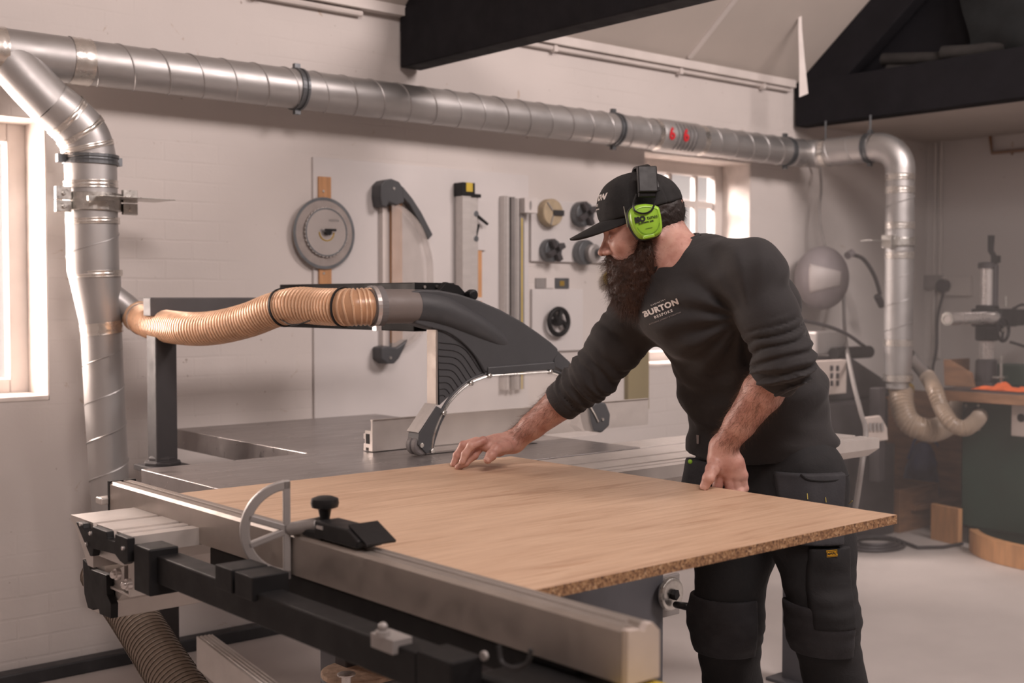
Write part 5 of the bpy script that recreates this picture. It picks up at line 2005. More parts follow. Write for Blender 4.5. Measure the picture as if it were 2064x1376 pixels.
# ---- head and neck
def f_head(p):
    q = (p - v3(HC)) @ np.array(HB, np.float32).T
    E = lambda c, r: ell(q, c, r)
    Cn = lambda a, b, r0, r1: cone(q, a, b, r0, r1)
    d = E((-.012, 0, .035), (.100, .077, .088))
    d = smin(d, E((.030, 0, -.020), (.062, .062, .085)), .03)
    d = smin(d, E((.030, 0, -.075), (.058, .052, .045)), .03)      # jaw
    for s in (-1, 1):
        d = smin(d, E((.062, .036 * s, -.030), (.024, .024, .022)), .018)     # cheekbone
        d = smin(d, E((.078, .028 * s, .013), (.016, .028, .009)), .010)      # brow
    d = smin(d, E((.082, 0, .012), (.012, .022, .010)), .01)
    for s in (-1, 1):
        d = smax(d, -E((.097, .032 * s, -.006), (.018, .019, .011)), .010)    # socket
    d = smin(d, Cn((.082, 0, .002), (.104, 0, -.036), .0075, .0105), .009)      # nose
    d = smin(d, E((.108, 0, -.041), (.012, .0105, .0095)), .006)
    for s in (-1, 1):
        d = smin(d, E((.098, .0125 * s, -.044), (.0115, .0075, .0075)), .004)
        d = smax(d, -E((.104, .0065 * s, -.051), (.006, .0035, .005)), .003)
        # eye with lowered lid
        d = smin(d, E((.0775, .031 * s, -.006), (.0125, .0145, .0115)), .003)
        d = smin(d, cone(q, (.0895, (.031 - .012) * s, -.0095), (.0885, (.031 + .014) * s, -.011), .0014, .0014), .003)
    d = smin(d, E((.085, 0, -.068), (.014, .024, .0055)), .006)     # lips
    d = smin(d, E((.083, 0, -.078), (.013, .021, .006)), .005)
    d = smin(d, E((.072, 0, -.105), (.022, .024, .018)), .016)      # chin
    for s in (-1, 1):
        e = E((-.008, .078 * s, -.004), (.018, .009, .030))
        d = smin(d, e, .006)
    # neck
    nk = cone(p, H(-.040, 0, -.050), NB + Vector((0, 0, -.02)), .058, .066)
    d = smin(d, nk, .03)
    for s, far in ((1, LS), (-1, RS)):
        d = smin(d, cone(p, H(-.045, .045 * s, -.03), NB.lerp(Vector(far), .25) + Vector((-.02, 0, .0)), .017, .019), .03)   # neck muscle
        d = smin(d, cone(p, H(-.07, .02 * s, -.05), NB.lerp(Vector(far), .35) + Vector((.02, 0, -.01)), .036, .036), .03)
    return d


head = nets(f_head, HC - Vector((.17, .20, .20)), HC + Vector((.30, .16, .16)), .0026)


# ---- arms and hands
def hand_field(p, fingers, palm):
    d = None
    for pts, rs in palm:
        e = chain(p, pts, rs, .012)
        d = e if d is None else smin(d, e, .014)
    for pts, rs in fingers:
        e = chain(p, pts, rs, .0035)
        for q_, r_ in zip(pts[1:-1], rs[1:-1]):
            e = smin(e, np.linalg.norm(p - v3(q_), axis=1) - r_ * 1.07, .004)
        d = smin(d, e, .0045)
    return d


t_ = lambda a, b, T: P(a, b, T=T)
R_F = [  # index, middle, ring, little, thumb of the far (right) hand
    ([t_(974, 888, 3.195), t_(950, 898, 3.18), t_(938, 915, 3.178), t_(932, 930, 3.175)], [.0125, .0112, .0100, .0085]),
    ([t_(970, 897, 3.215), t_(955, 917, 3.205), t_(938, 932, 3.20), t_(923, 942, 3.198)], [.0128, .0115, .0102, .0086]),
    ([t_(960, 889, 3.245), t_(934, 897, 3.25), t_(921, 917, 3.252), t_(914, 935, 3.25)], [.0120, .0108, .0096, .0082]),
    ([t_(957, 892, 3.27), t_(936, 903, 3.28), t_(925, 918, 3.285), t_(918, 930, 3.285)], [.0110, .0095, .0086, .0074]),
    ([t_(1020, 900, 3.20), t_(1000, 905, 3.165), t_(990, 917, 3.15), t_(983, 926, 3.145)], [.0180, .0150, .0132, .0110]),
]
R_P = [([RW, t_(1000, 897, 3.24), t_(976, 895, 3.205)], [.0250, .0215, .0150]),
       ([RW, t_(1000, 893, 3.26), t_(970, 893, 3.23)], [.0250, .0215, .0150]),
       ([RW, t_(1000, 893, 3.28), t_(964, 893, 3.25)], [.0240, .0205, .0145]),
       ([RW, t_(1000, 898, 3.29), t_(962, 897, 3.268)], [.0240, .0200, .0135]),
       ([t_(1030, 897, 3.26), t_(1005, 904, 3.20), t_(985, 902, 3.205)], [.022, .0185, .012])]


def f_rarm(p):
    d = chain(p, [RE, RE.lerp(RW, .35), RE.lerp(RW, .75), RW], [.047, .047, .034, .0285], .01)
    h = hand_field(p, R_F, R_P)
    return smin(d, h, .012)


lo = Vector((min(RW.x, t_(912, 940, 3.25).x) - .05, RE.y - .07, .875))
hi = Vector((RE.x + .08, max(RW.y, t_(912, 935, 3.29).y) + .06, RE.z + .07))
rarm = nets(f_rarm, lo, hi, .0021)

# near (left) hand: thumb on the board, fingers over its edge and curled under
XE = 2.25
KN = [Vector((2.266, 1.880, .937)), Vector((2.277, 1.864, .932)), Vector((2.289, 1.851, .929)), Vector((2.301, 1.840, .928))]
L_F = []
for i, (k, n1, r0) in enumerate(zip(KN, (.040, .044, .041, .032), (.0122, .0122, .0116, .0104))):
    pip = k + Vector((.006, .000, -n1))
    dip = Vector((XE + .002, pip.y, .866 - .003))
    tip = Vector((XE - .022, pip.y + .001, .868))
    if i == 0:
        pip = k + Vector((-.002, .006, -.036))
        dip = Vector((XE + .010, pip.y + .004, .868))
        tip = Vector((XE - .014, pip.y + .004, .868))
    L_F.append(([k, pip, dip, tip], [r0, r0 * .93, r0 * .84, r0 * .72]))
TT = P(1420, 980, Z=.9075)
L_T = ([P(1447, 925, T=2.90), P(1436, 945, T=2.872), P(1428, 963, T=2.852), TT], [.0200, .0155, .0132, .0112])
L_P = [([LW, LW.lerp(KN[0], .55) + Vector((-.006, .004, 0)), KN[0]], [.0255, .0215, .0150]),
       ([LW, LW.lerp(KN[1], .55), KN[1]], [.0260, .0215, .0150]),
       ([LW, LW.lerp(KN[2], .55), KN[2]], [.0260, .0210, .0145]),
       ([LW, LW.lerp(KN[3], .55) + Vector((0, -.004, 0)), KN[3]], [.0255, .0200, .0135]),
       ([LW, P(1447, 925, T=2.90), P(1442, 942, T=2.89)], [.0250, .0200, .014])]


def f_larm(p):
    d = chain(p, [LE, LE.lerp(LW, .35), LE.lerp(LW, .72), LW], [.046, .0475, .036, .0285], .01)
    h = hand_field(p, L_F + [L_T], L_P)
    d = smin(d, h, .012)
    # flesh stops at the surface of the board it presses on
    bd = np.maximum(np.maximum(p[:, 0] - (XE + .0005), .8805 - p[:, 2]), p[:, 2] - .8998)
    return np.maximum(d, -bd)


lo = Vector((2.17, min(1.73, LE.y - .065), .845))
hi = Vector((max(LE.x + .07, 2.34), 1.95, LE.z + .07))
larm = nets(f_larm, lo, hi, .0021)


# hidden torso and legs
LAT0 = (.02, -1, 0)
LAT1 = tuple((LS - RS).normalized())
TOR = [(Vector((2.530, 1.96, .855)), LAT0, .208, .150), (Vector((2.525, 1.96, .98)), LAT0, .198, .145), (Vector((2.485, 1.96, 1.12)), (.06, -1, .06), .192, .142),
       (Vector((2.400, 1.945, 1.25)), LAT1, .185, .132), (P(1415, 600, T=2.97), LAT1, .160, .112), (P(1402, 552, T=2.975), LAT1, .115, .088)]
HIPC = Vector((2.535, 1.96, .93))
kneeL, kneeR = P(1662, 1245, T=2.93), P(1470, 1255, T=3.12)
ankL, ankR = Vector((2.56, 1.715, .10)), Vector((2.545, 2.085, .10))
hipL, hipR = Vector((2.51, 1.825, .90)), Vector((2.50, 2.02, .90))


def f_core(p):
    d = chain(p, [TOR[4][0], TOR[3][0], TOR[2][0], HIPC], [.070, .090, .09, .080], .03)
    d = smin(d, cone(p, LS, TOR[4][0], .04, .05), .02)
    d = smin(d, cone(p, RS, TOR[4][0], .04, .05), .02)
    for a, k_, e in ((hipL, kneeL, ankL), (hipR, kneeR, ankR)):
        d = smin(d, chain(p, [a + Vector((.02, .02, -.03)), k_, e], [.065, .050, .040], .02), .02)
    d = smin(d, cone(p, LS, LE, .045, .042), .02)
    d = smin(d, cone(p, RS, RE, .045, .040), .02)
    d = smin(d, cone(p, NB + Vector((0, 0, -.05)), H(-.04, 0, -.06), .045, .045), .02)
    return d


core = nets(f_core, (2.08, 1.62, .06), (2.70, 2.40, 1.52), .011)
body = np_mesh('body', [head, rarm, larm, core], 'skin', man)

# nails
def nail(tip, prev, up, r, w=.0065, l=.009):
    d = (tip - prev).normalized()
    up = Vector(up)
    up = (up - d * up.dot(d)).normalized()
    c = tip + up * (r - .0006) + d * .001
    s = d.cross(up)
    mb = MB()
    vs, fs = [], []
    for j in range(5):
        for i in range(5):
            u, w_ = -1 + i / 2, -1 + j / 2
            vs.append(c + s * (u * w) + d * (w_ * l * .6) + up * (.0012 * (1 - u * u) - .0014 * abs(u) ** 2 - .0015 * max(0, w_)))
    for j in range(4):
        for i in range(4):
            a = j * 5 + i
            fs.append((a, a + 1, a + 6, a + 5))
    mb.add(vs, fs)
    return mb


simple('nail', (.60, .36, .30), .3, 0, var=.04)
for k in (0, 1, 2, 4):
    pts, rs = R_F[k]
    upv = Vector((-.35, -.55 if k == 4 else .1, .6))
    nail(pts[-1], pts[-2], upv, rs[-1], rs[-1] * .62, .008).build('fingernail', 'nail', body, smooth=True)
pts, rs = L_T
nail(pts[-1], pts[-2], Vector((-.45, -.5, .35)), rs[-1], .0065, .009).build('fingernail', 'nail', body, smooth=True)

# eyebrow, eyelashes
mb = MB()
for s in (-1, 1):
    mb.tube(catmull([H(.0915, .014 * s, .010), H(.0925, .026 * s, .014), H(.083, .043 * s, .011)], 5), [.002 + .0022 * math.sin(PI * min(1, i / 10 + .12)) for i in range(11)], 6)
mb.build('eyebrow', 'hair_black', body, smooth=True)

# arm hair
def limb_roots(a, b, ra, rb, n, seed, keep=None):
    rs = np.random.RandomState(seed)
    a, b = np.array(a), np.array(b)
    ax = b - a
    L = np.linalg.norm(ax)
    ax = ax / L
    o1 = np.cross(ax, [0, 0, 1.])
    o1 /= np.linalg.norm(o1)
    o2 = np.cross(ax, o1)
    u = rs.rand(n)
    w = rs.rand(n) * 2 * PI
    r = ra + (rb - ra) * u
    nrm = o1 * np.cos(w)[:, None] + o2 * np.sin(w)[:, None]
    pos = a + ax * (u * L)[:, None] + nrm * (r * 1.0)[:, None]
    if keep is not None:
        kk_ = nrm @ np.array(keep) > -.35 + .5 * rs.rand(n)
        pos, nrm = pos[kk_], nrm[kk_]
    dr = nrm * .35 + ax * .9
    return pos, dr


def on_surface(pos, nrm_dir, bvh, axis_a, axis_b):
    out = []
    a, b = Vector(axis_a), Vector(axis_b)
    for p in pos:
        p = Vector(p)
        h = bvh.find_nearest(p)
        out.append(tuple(h[0]) if h[0] is not None else tuple(p))
    return np.array(out)


bvb = BVHTree.FromPolygons([Vector(x) for x in np.concatenate([rarm[0], larm[0]])],
                           [tuple(f_) for f_ in np.concatenate([rarm[1], larm[1] + len(rarm[0])])])
p1, d1_ = limb_roots(RE.lerp(RW, .30), RE.lerp(RW, .97), .047, .029, 2600, 1, keep=(-.3, -.3, 1))
p1 = on_surface(p1, None, bvb, RE, RW)
p2, d2_ = limb_roots(LE.lerp(LW, .22), LE.lerp(LW, .93), .050, .030, 2200, 2, keep=(-.7, -.6, .3))
p2 = on_surface(p2, None, bvb, LE, LW)
strands('arm_hair', np.concatenate([p1, p2]), np.concatenate([d1_, d2_]), .017, (0, 0, -.003), .00018, 'arm_hair', body, seg=3, jit=.9, curl=.002)

# ---- beard and hair
BD = [(H(.030, 0, -.095), .060), (H(.052, 0, -.135), .056), (H(.052, 0, -.175), .044), (H(.050, 0, -.205), .026)]


def f_beard(p):
    q = (p - v3(HC)) @ np.array(HB, np.float32).T
    E = lambda c, r: ell(q, c, r)
    d = E((.028, 0, -.088), (.070, .071, .050))
    d = smin(d, E((.046, 0, -.125), (.062, .062, .056)), .03)
    d = smin(d, E((.050, 0, -.165), (.046, .048, .046)), .03)
    for s in (-1, 1):
        d = smin(d, cone(q, (.008, .069 * s, -.010), (.018, .064 * s, -.065), .010, .020), .015)       # sideburn
        d = smin(d, cone(q, (.098, .006 * s, -.060), (.074, .036 * s, -.082), .0085, .013), .010)       # moustache
        d = smax(d, -E((.070, .040 * s, -.038), (.030, .030, .026)), .012)
    d = smax(d, -E((.112, 0, -.068), (.012, .018, .006)), .004)
    d = d + .0030 * wav(q, 160) + .0022 * wav(q, 330, 1.3)
    return d


bd = nets(f_beard, HC - Vector((.17, .14, .27)), HC + Vector((.13, .18, .03)), .0032)
beard = np_mesh('beard', [bd], 'beard_brown', man)
vb = bd[0]
rs = np.random.RandomState(4)
me = beard.data
nr = np.zeros(len(me.vertices) * 3, np.float32)
me.vertices.foreach_get('normal', nr)
nr = nr.reshape(-1, 3)
pick = rs.choice(len(vb), 11000)
down = np.array(-UH * .9 + FH * .05)
local = (vb[pick] - np.array(HC)) @ np.array(HB).T
low = np.clip((-local[:, 2] - .05) / .15, 0, 1)[:, None]
dirs = nr[pick] * (.55 - .25 * low) + down * (.75)
strands('beard_hairs', vb[pick] - nr[pick] * .003, dirs, .026, (0, 0, -.004), .00028, 'beard_strand', beard, seg=5, jit=.8, curl=.0035)


def f_hair(p):
    q = (p - v3(HC)) @ np.array(HB, np.float32).T
    d = ell(q, (-.014, 0, .028), (.098, .083, .086))
    d = np.maximum(d, (q @ np.array([.80, 0, .10], np.float32)) - .008)
    lo_ = -.052 - .35 * (q[:, 0] + .05)
    d = smax(d, lo_ - q[:, 2], .006)
    for s in (-1, 1):
        d = smin(d, cone(q, (.036, .066 * s, .028), (.022, .071 * s, -.010), .010, .009), .01)
    return d + .0016 * wav(q, 220) + .001 * wav(q, 420, 1)


hr = nets(f_hair, HC - Vector((.16, .16, .10)), HC + Vector((.16, .16, .14)), .003)
hair = np_mesh('hair', [hr], 'hair_black', man)
me = hair.data
nr = np.zeros(len(me.vertices) * 3, np.float32)
me.vertices.foreach_get('normal', nr)
nr = nr.reshape(-1, 3)
lq = (hr[0] - np.array(HC)) @ np.array(HB).T
cand = np.where((lq[:, 2] < .035))[0]
pick = rs.choice(cand, 2600)
strands('hair_strands', hr[0][pick] - nr[pick] * .002, nr[pick] * .25 + np.array(-UH * .8 - FH * .25), .013, (0, 0, 0), .00025, 'hair_black', hair, seg=3, jit=.6, curl=.001)

# ---- cap
def f_cap(p):
    q = (p - v3(HC)) @ np.array(HB, np.float32).T
    a = ell(q, (-.010, 0, .036), (.105, .088, .097))
    fr = ell(q, (.026, 0, .062), (.070, .066, .062))
    a = smin(a, fr, .03)
    rim = .036 - .10 * q[:, 0] - .0 * np.abs(q[:, 1])
    a = smax(a, rim - q[:, 2], .004)
    # open underside
    inn = ell(q, (-.010, 0, .032), (.097, .080, .086))
    a = smax(a, -inn, .003)
    # panel seams
    ang = np.arctan2(q[:, 1], q[:, 0] + .014)
    a = a + .0016 * np.exp(-(np.sin(3 * ang) / .05) ** 2)
    # opening at the back above the strap
    a = smax(a, -ell(q, (-.128, 0, .048), (.05, .034, .022)), .004)
    return a + .0009 * wav(q, 70)


cp = nets(f_cap, HC - Vector((.17, .17, .03)), HC + Vector((.17, .17, .19)), .0026)
cap = np_mesh('cap', [cp], 'cap_cloth', man)
# peak
mb = MB()
vs, fs = [], []
nu, nv = 25, 15
for j in range(nv):
    for i in range(nu):
        w = -1 + 2 * i / (nu - 1)
        u = j / (nv - 1)
        ang = w * 1.12
        bf, bs = .088 * math.cos(ang) - .000, .074 * math.sin(ang)
        reach = (.092 * (1 - abs(w) ** 3.2)) * u
        f_ = bf + reach
        s_ = bs * (1 + .08 * u)
        z_ = .043 - .10 * bf - .30 * (f_ - bf) - .022 * (s_ / .07) ** 2 * (.2 + .8 * u)
        vs.append(H(f_, s_, z_))
for j in range(nv - 1):
    for i in range(nu - 1):
        a = j * nu + i
        fs.append((a, a + 1, a + nu + 1, a + nu))
mb.add(vs, fs)
pk = mb.build('cap_peak', 'cap_cloth', cap, smooth=True)
sd = pk.modifiers.new('thick', 'SOLIDIFY')
sd.thickness = .004
sd.offset = 0
MB().ball(H(-.010, 0, .1325), .006, 8).build('cap_button', 'cap_cloth', cap, smooth=True)
MB().tube(catmull([H(-.098, .034, .048), H(-.105, 0, .046), H(-.098, -.034, .048)], 6), .006, 8).build('cap_strap', 'cap_cloth', cap, smooth=True)
bvc = BVHTree.FromPolygons([Vector(x) for x in cp[0]], [tuple(f_) for f_ in cp[1]])
mb = MB()
nf = (FH * .97 + UH * .22).normalized()
uu = SH
for txt, sz, z_, kw in (('BURTON', .019, .080, dict(bold=.0009, spacing=1.15)), ('BESPOKE', .009, .064, {}), ('KITCHENS & FURNITURE', .0046, .054, {})):
    c = H(.055, .0, z_) + nf * .04
    wrapped(mb, txt, sz, c, uu * (1 if uu.cross(UH).dot(nf) > 0 else -1), UH, bvc, lift=.0008, depth=.0002, **kw)
mb.build('cap_lettering', 'print_white', cap)

# ---- ear defenders
ed = bpy.data.objects.new('ear_defenders', None)
COL.objects.link(ed)
ed.parent = man
ed.location = H(.004, .09, .01) - man.location
vcam = Vector((CF[0], CF[1], 0))
for s in (1, -1):
    ec = H(.006, .088 * s, .009)
    # cup outline, wider at the top
    out = [(-.036, .018), (-.030, .030), (-.005, .040), (.018, .040), (.034, .030), (.038, .012), (.036, -.010), (.028, -.030), (.016, -.040), (-.010, -.041), (-.026, -.036), (-.034, -.020)]
    # smooth closed outline
    oc = []
    n_ = len(out)
    for i in range(n_):
        p0, p1_, p2_, p3 = [Vector((*out[(i + k) % n_], 0)) for k in (-1, 0, 1, 2)]
        for k in range(4):
            u = k / 4
            oc.append(.5 * ((2 * p1_) + (p2_ - p0) * u + (2 * p0 - 5 * p1_ + 4 * p2_ - p3) * u * u + (3 * p1_ - p0 - 3 * p2_ + p3) * u ** 3))
    def ringpts(sc, h_):
        return [ec + FH * (q_.x * sc) + UH * (q_.y * sc) + SH * (s * h_) for q_ in oc]
    mb = MB()
    rows = [ringpts(a_, b_) for a_, b_ in ((1.0, .002), (1.02, .008), (1.0, .020), (.95, .027), (.86, .031), (.80, .0315), (.78, .030), (.70, .0305), (.35, .032), (.02, .0325))]
    vs = [p for r_ in rows for p in r_]
    nn = len(oc)
    fs = []
    for j in range(len(rows) - 1):
        for i in range(nn):
            fs.append((j * nn + i, j * nn + (i + 1) % nn, (j + 1) * nn + (i + 1) % nn, (j + 1) * nn + i))
    fs.append(tuple(range(nn)))
    fs.append(tuple((len(rows) - 1) * nn + i for i in range(nn - 1, -1, -1)))
    mb.add(vs, fs)
    cup = mb.build('ear_cup', 'lime_plastic', ed, smooth=True)
    mb = MB()
    rows = [ringpts(a_, b_) for a_, b_ in ((.95, -.016), (1.07, -.012), (1.09, -.004), (1.07, .004), (1.0, .007))]
    vs = [p for r_ in rows for p in r_]
    fs = []
    for j in range(len(rows) - 1):
        for i in range(nn):
            fs.append((j * nn + i, j * nn + (i + 1) % nn, (j + 1) * nn + (i + 1) % nn, (j + 1) * nn + i))
    fs.append(tuple(range(nn)))
    fs.append(tuple((len(rows) - 1) * nn + i for i in range(nn - 1, -1, -1)))
    mb.add(vs, fs)
    mb.build('cushion', 'black_rubber', ed, smooth=True)
    # wire bail and slider block
    oo = SH * (s * .030)
    pts = catmull([ec + FH * -.038 + UH * .062 + oo * .9, ec + FH * -.027 + UH * .040 + oo * 1.02, ec + FH * -.014 + UH * .022 + oo * 1.15, ec + FH * .006 + UH * .018 + oo * 1.2,
                   ec + FH * .024 + UH * .028 + oo * 1.15, ec + FH * .024 + UH * .046 + oo * 1.0, ec + FH * .012 + UH * .066 + oo * .9], 6)
    MB().tube(pts, .0022, 8).build('wire_bail', 'black_plastic', ed, smooth=True)
    mb = MB()
    bc = ec + UH * .098 + oo * .50 - FH * .022 - UH * .004
    bup = (UH * .55 - FH * .10 + Vector((0, 0, .45))).normalized()
    bfw = (FH - bup * FH.dot(bup)).normalized()
    mb.obox(bc, (.046, .022, .064), bfw, None, bup + SH * (-.22 * s))
    mb.obox(bc - bup * .034 + oo * .1, (.044, .016, .014), bfw, None, bup)
    blk = mb.build('slider_block', 'black_plastic', ed, bevel=.003, seg=3)
    mb = MB().cyl(bc + oo * .30 - UH * .016, bc + oo * .42 - UH * .016, .0055, 14)
    mb.build('pivot_pin', 'black_rubber', blk)
    if s == 1:
        mb = MB()
        mb.tube([ec + FH * .045 + UH * .045 + SH * .012, ec + FH * .046 + UH * -.005 + SH * .012], .0012, 6)
        mb.build('boom_wire', 'zinc', ed)
        mb = MB()
        lettering(mb, 'ISO', .0165, ec + SH * .0335 + UH * .006 + FH * .017, -FH, UH, bold=.0012, depth=.0004)
        lettering(mb, 'tunes', .0125, ec + SH * .0335 + UH * .0065 + FH * -.013, -FH, UH, depth=.0004, font_squeeze=.95)
        lettering(mb, 'BLUETOOTH  LINK', .0042, ec + SH * .0335 - UH * .003 + FH * .004, -FH, UH, bold=.0002, depth=.0004)
        mb.build('cup_lettering', 'print_black', cup)
        mb = MB()
        mb.arc(ec + SH * .0320 - UH * .004, FH, UH, .0268, .0280, PI * 1.08, PI * 1.92, SH * .0012, 24)
        mb.obox(ec + SH * .0330 - UH * .0175, (.017, .0008, .0012), FH, SH)
        mb.build('moulded_line', 'lime_dark', cup)
        mb = MB().obox(ec + SH * .026 - UH * .0365 - FH * -.004, (.028, .012, .008), FH, SH)
        mb.build('battery_latch', 'lime_plastic', cup, bevel=.002)
# band over the cap
bp = []
for i in range(25):
    w = PI * i / 24
    bp.append(H(-.026, math.cos(w) * .098, .072 + math.sin(w) * .070))
mb = MB()
vs, fs = [], []
for i, p in enumerate(bp):
    w = PI * i / 24
    nrm = SH * math.cos(w) + UH * math.sin(w)
    for f_, o_ in ((-.016, 0), (.016, 0), (.016, .005), (-.016, .005)):
        vs.append(p + FH * f_ + nrm * o_)
for i in range(24):
    for k in range(4):
        k2 = (k + 1) % 4
        fs.append((i * 4 + k, i * 4 + k2, (i + 1) * 4 + k2, (i + 1) * 4 + k))
fs += [(3, 2, 1, 0), (96, 97, 98, 99)]
mb.add(vs, fs)
mb.build('headband', 'black_plastic', ed, bevel=.0015)

# ---- shirt
CUFF_L, CUFF_R = LE.lerp(LW, .22), RE.lerp(RW, .40)


def fold(p, a, b, amp, wl, s0, s1, seed, edge=.04):
    """bunched cloth rings along a sleeve"""
    a, b = v3(a), v3(b)
    ba = b - a
    L = np.linalg.norm(ba)
    ax = ba / L
    s = (p - a) @ ax
    m_ = np.clip((s - s0) / edge, 0, 1) * np.clip((s1 - s) / edge, 0, 1)
    ph = s / wl * 2 * PI + 4.2 * wav(p, 15, seed) + 2.0 * wav(p, 37, seed + 1)
    r = np.linalg.norm(p - a - s[:, None] * ax, axis=1)
    near = np.clip((.13 - r) / .03, 0, 1)
    return 1.25 * amp * m_ * near * (np.sin(ph) + .4 * np.sin(2.1 * ph + seed)) * (.6 + .6 * wav(p, 12, seed + 5))


def f_shirt(p, thick=0.0, detail=True):
    d = sections(p, TOR, .05)
    d = smin(d, cone(p, LS, NB + Vector((.03, 0, -.015)), .074, .074), .04)
    d = smin(d, cone(p, RS, NB + Vector((.02, 0, -.02)), .074, .070), .045)
    d = smin(d, cone(p, LS + Vector((0, 0, -.004)), P(1418, 520, T=3.0), .066, .060), .035)
    # shoulder blades and chest
    d = smin(d, ell(p, tuple(P(1398, 628, T=2.965)), (.118, .125, .112)), .06)
    d = smin(d, ell(p, (2.44, 1.93, 1.35), (.075, .12, .105)), .06)
    la = chain(p, [LS, LS.lerp(LE, .5), LE], [.069, .069, .064], .02)
    la = smin(la, cone(p, LE, CUFF_L, .0635, .0575), .02)
    ra = chain(p, [RS, RS.lerp(RE, .5), RE], [.078, .070, .062], .02)
    ra = smin(ra, cone(p, RE, CUFF_R, .061, .052), .02)
    # clean cuffs
    for base, tip in ((LE, CUFF_L), (RE, CUFF_R)):
        ax = v3((tip - base).normalized())
        s = (p - v3(tip)) @ ax
        if base is LE:
            la = smax(la, s, .003)
        else:
            ra = smax(ra, s, .003)
    if detail:
        la = la + fold(p, LS, LE, .0042, .030, .12, .32, 1.1) + fold(p, LE, CUFF_L + (CUFF_L - LE), .003, .026, -.03, (CUFF_L - LE).length - .028, 2.2, .015)
        ra = ra + fold(p, RS, RE, .0036, .042, .03, .28, 3.3) + fold(p, RE, CUFF_R + (CUFF_R - RE), .0032, .030, -.02, (CUFF_R - RE).length - .03, .4, .015)
        # drag lines from the armpit and across the belly
        u = (p @ v3((.1, .85, -.55))) * 34 + 2.0 * wav(p, 9, .7)
        mask = np.clip((1.40 - p[:, 2]) / .06, 0, 1) * np.clip((p[:, 2] - 1.10) / .10, 0, 1)
        d = d + .0072 * mask * np.sin(u * 1.5) * (.6 + .4 * wav(p, 6, 4))
        u2 = (p @ v3((.25, .45, .85))) * 52 + 2.6 * wav(p, 8, 2.7)
        mask2 = np.clip((1.16 - p[:, 2]) / .08, 0, 1)
        d = d + .0050 * mask2 * np.sin(u2) * (.5 + .5 * wav(p, 7, 2))
        A_ = v3(P(1492, 640, T=2.86))
        qa = p - A_
        ra_ = np.linalg.norm(qa, axis=1)
        an_ = np.arctan2(qa[:, 2], qa @ v3((CR[0], CR[1], 0)))
        ma = np.clip((ra_ - .03) / .05, 0, 1) * np.clip((.26 - ra_) / .12, 0, 1) * np.clip((np.linalg.norm(p - v3(COLC), axis=1) - .10) / .05, 0, 1)
        d = d + .0055 * ma * np.sin(an_ * 13 + 1.2 * wav(p, 10, 5))
        d = d + .0045 * wav(p, 22, .3) + .002 * wav(p, 50, 1.9)
    d = smin(d, la, .028)
    d = smin(d, ra, .030)
    # hem
    hem = (p - v3((2.42, 1.92, .948))) @ v3((.22, 0, -1.0))
    d = smax(d, hem, .004)
    # neck opening
    q = p - v3(COLC)
    s = q @ v3(NDIR)
    r = np.linalg.norm(q - s[:, None] * v3(NDIR), axis=1)
    hole = np.maximum(r - .074, -(s + .022))
    d = smax(d, -hole, .004)
    d = smax(d, -np.maximum(.028 - s, r - .125), .006)
    # open cuffs
    for base, tip, rr_ in ((LE, CUFF_L, .052), (RE, CUFF_R, .047)):
        e = tip.lerp(base, .35)
        d = smax(d, -cone(p, e, tip + (tip - base) * .5, rr_, rr_), .002)
    return d


sh_ = nets(f_shirt, (2.02, 1.58, .85), (2.75, 2.45, 1.56), .0046)
shirt = np_mesh('shirt', [sh_], 'shirt_cloth', man)
bvs = BVHTree.FromPolygons([Vector(x) for x in sh_[0]], [tuple(f_) for f_ in sh_[1]])
# collar band
cpts = []
o1 = NDIR.cross(Vector((0, 0, 1))).normalized()
o2 = NDIR.cross(o1).normalized()
for i in range(49):
    w = 2 * PI * i / 48
    dv = o1 * math.cos(w) + o2 * math.sin(w)
    h = bvs.find_nearest(COLC + NDIR * .02 + dv * .078)
    cpts.append(h[0])
sm = []
for i in range(49):
    a, b, c_ = cpts[(i - 1) % 48], cpts[i % 48], cpts[(i + 1) % 48]
    sm.append((a + b * 2 + c_) / 4)
MB().tube(sm, .0048, 8, caps=False).build('collar', 'shirt_cloth', shirt, smooth=True)
# cuff bands
for base, tip, r_ in ((LE, CUFF_L, .0562), (RE, CUFF_R, .0508)):
    ax = (tip - base).normalized()
    MB().lathe(tip - ax * .034, ax, [(r_ + .002, 0), (r_ + .0035, .004), (r_ + .0028, .030), (r_ + .001, .034), (r_ - .004, .034)], 40, caps=False).build('cuff', 'shirt_cloth', shirt, smooth=True)
# lettering on the chest
cc = P(1328, 627, T=2.95)
vn = Vector((-CF[0], -CF[1], .05)).normalized()
uu = Vector((CR[0], CR[1], .40)).normalized()
vv = vn.cross(uu).normalized()
mb = MB()
for txt, sz, dy, kw in (('CABINETRY', .0050, .0200, dict(spacing=1.4)), ('BURTON', .0185, .0055, dict(bold=.0009, spacing=1.10)), ('BESPOKE', .0088, -.0095, dict(spacing=1.3, bold=.0002))):
    wrapped(mb, txt, sz, cc + vv * dy, uu, vv, bvs, lift=.0012, depth=.0002, **kw)
mb.build('chest_lettering', 'print_white', shirt)
mb = MB()
wrapped(mb, 'KITCHENS, JOINERY & FURNITURE', .0044, cc - vv * .0205, uu, vv, bvs, lift=.0012, depth=.0002, spacing=1.1)
mb.build('chest_lettering', 'print_faint', shirt)
mb = MB()
c0 = P(1404, 885, T=3.1)
h = bvs.find_nearest(c0)[0]
mb.obox(h, (.016, .004, .022), (.6, .75, 0))
mb.build('hem_tag', 'print_faint', shirt, bevel=.001)

# ---- trousers
PEL = [(Vector((2.525, 1.958, .985)), LAT0, .176, .122), (Vector((2.528, 1.955, .88)), LAT0, .190, .137)]


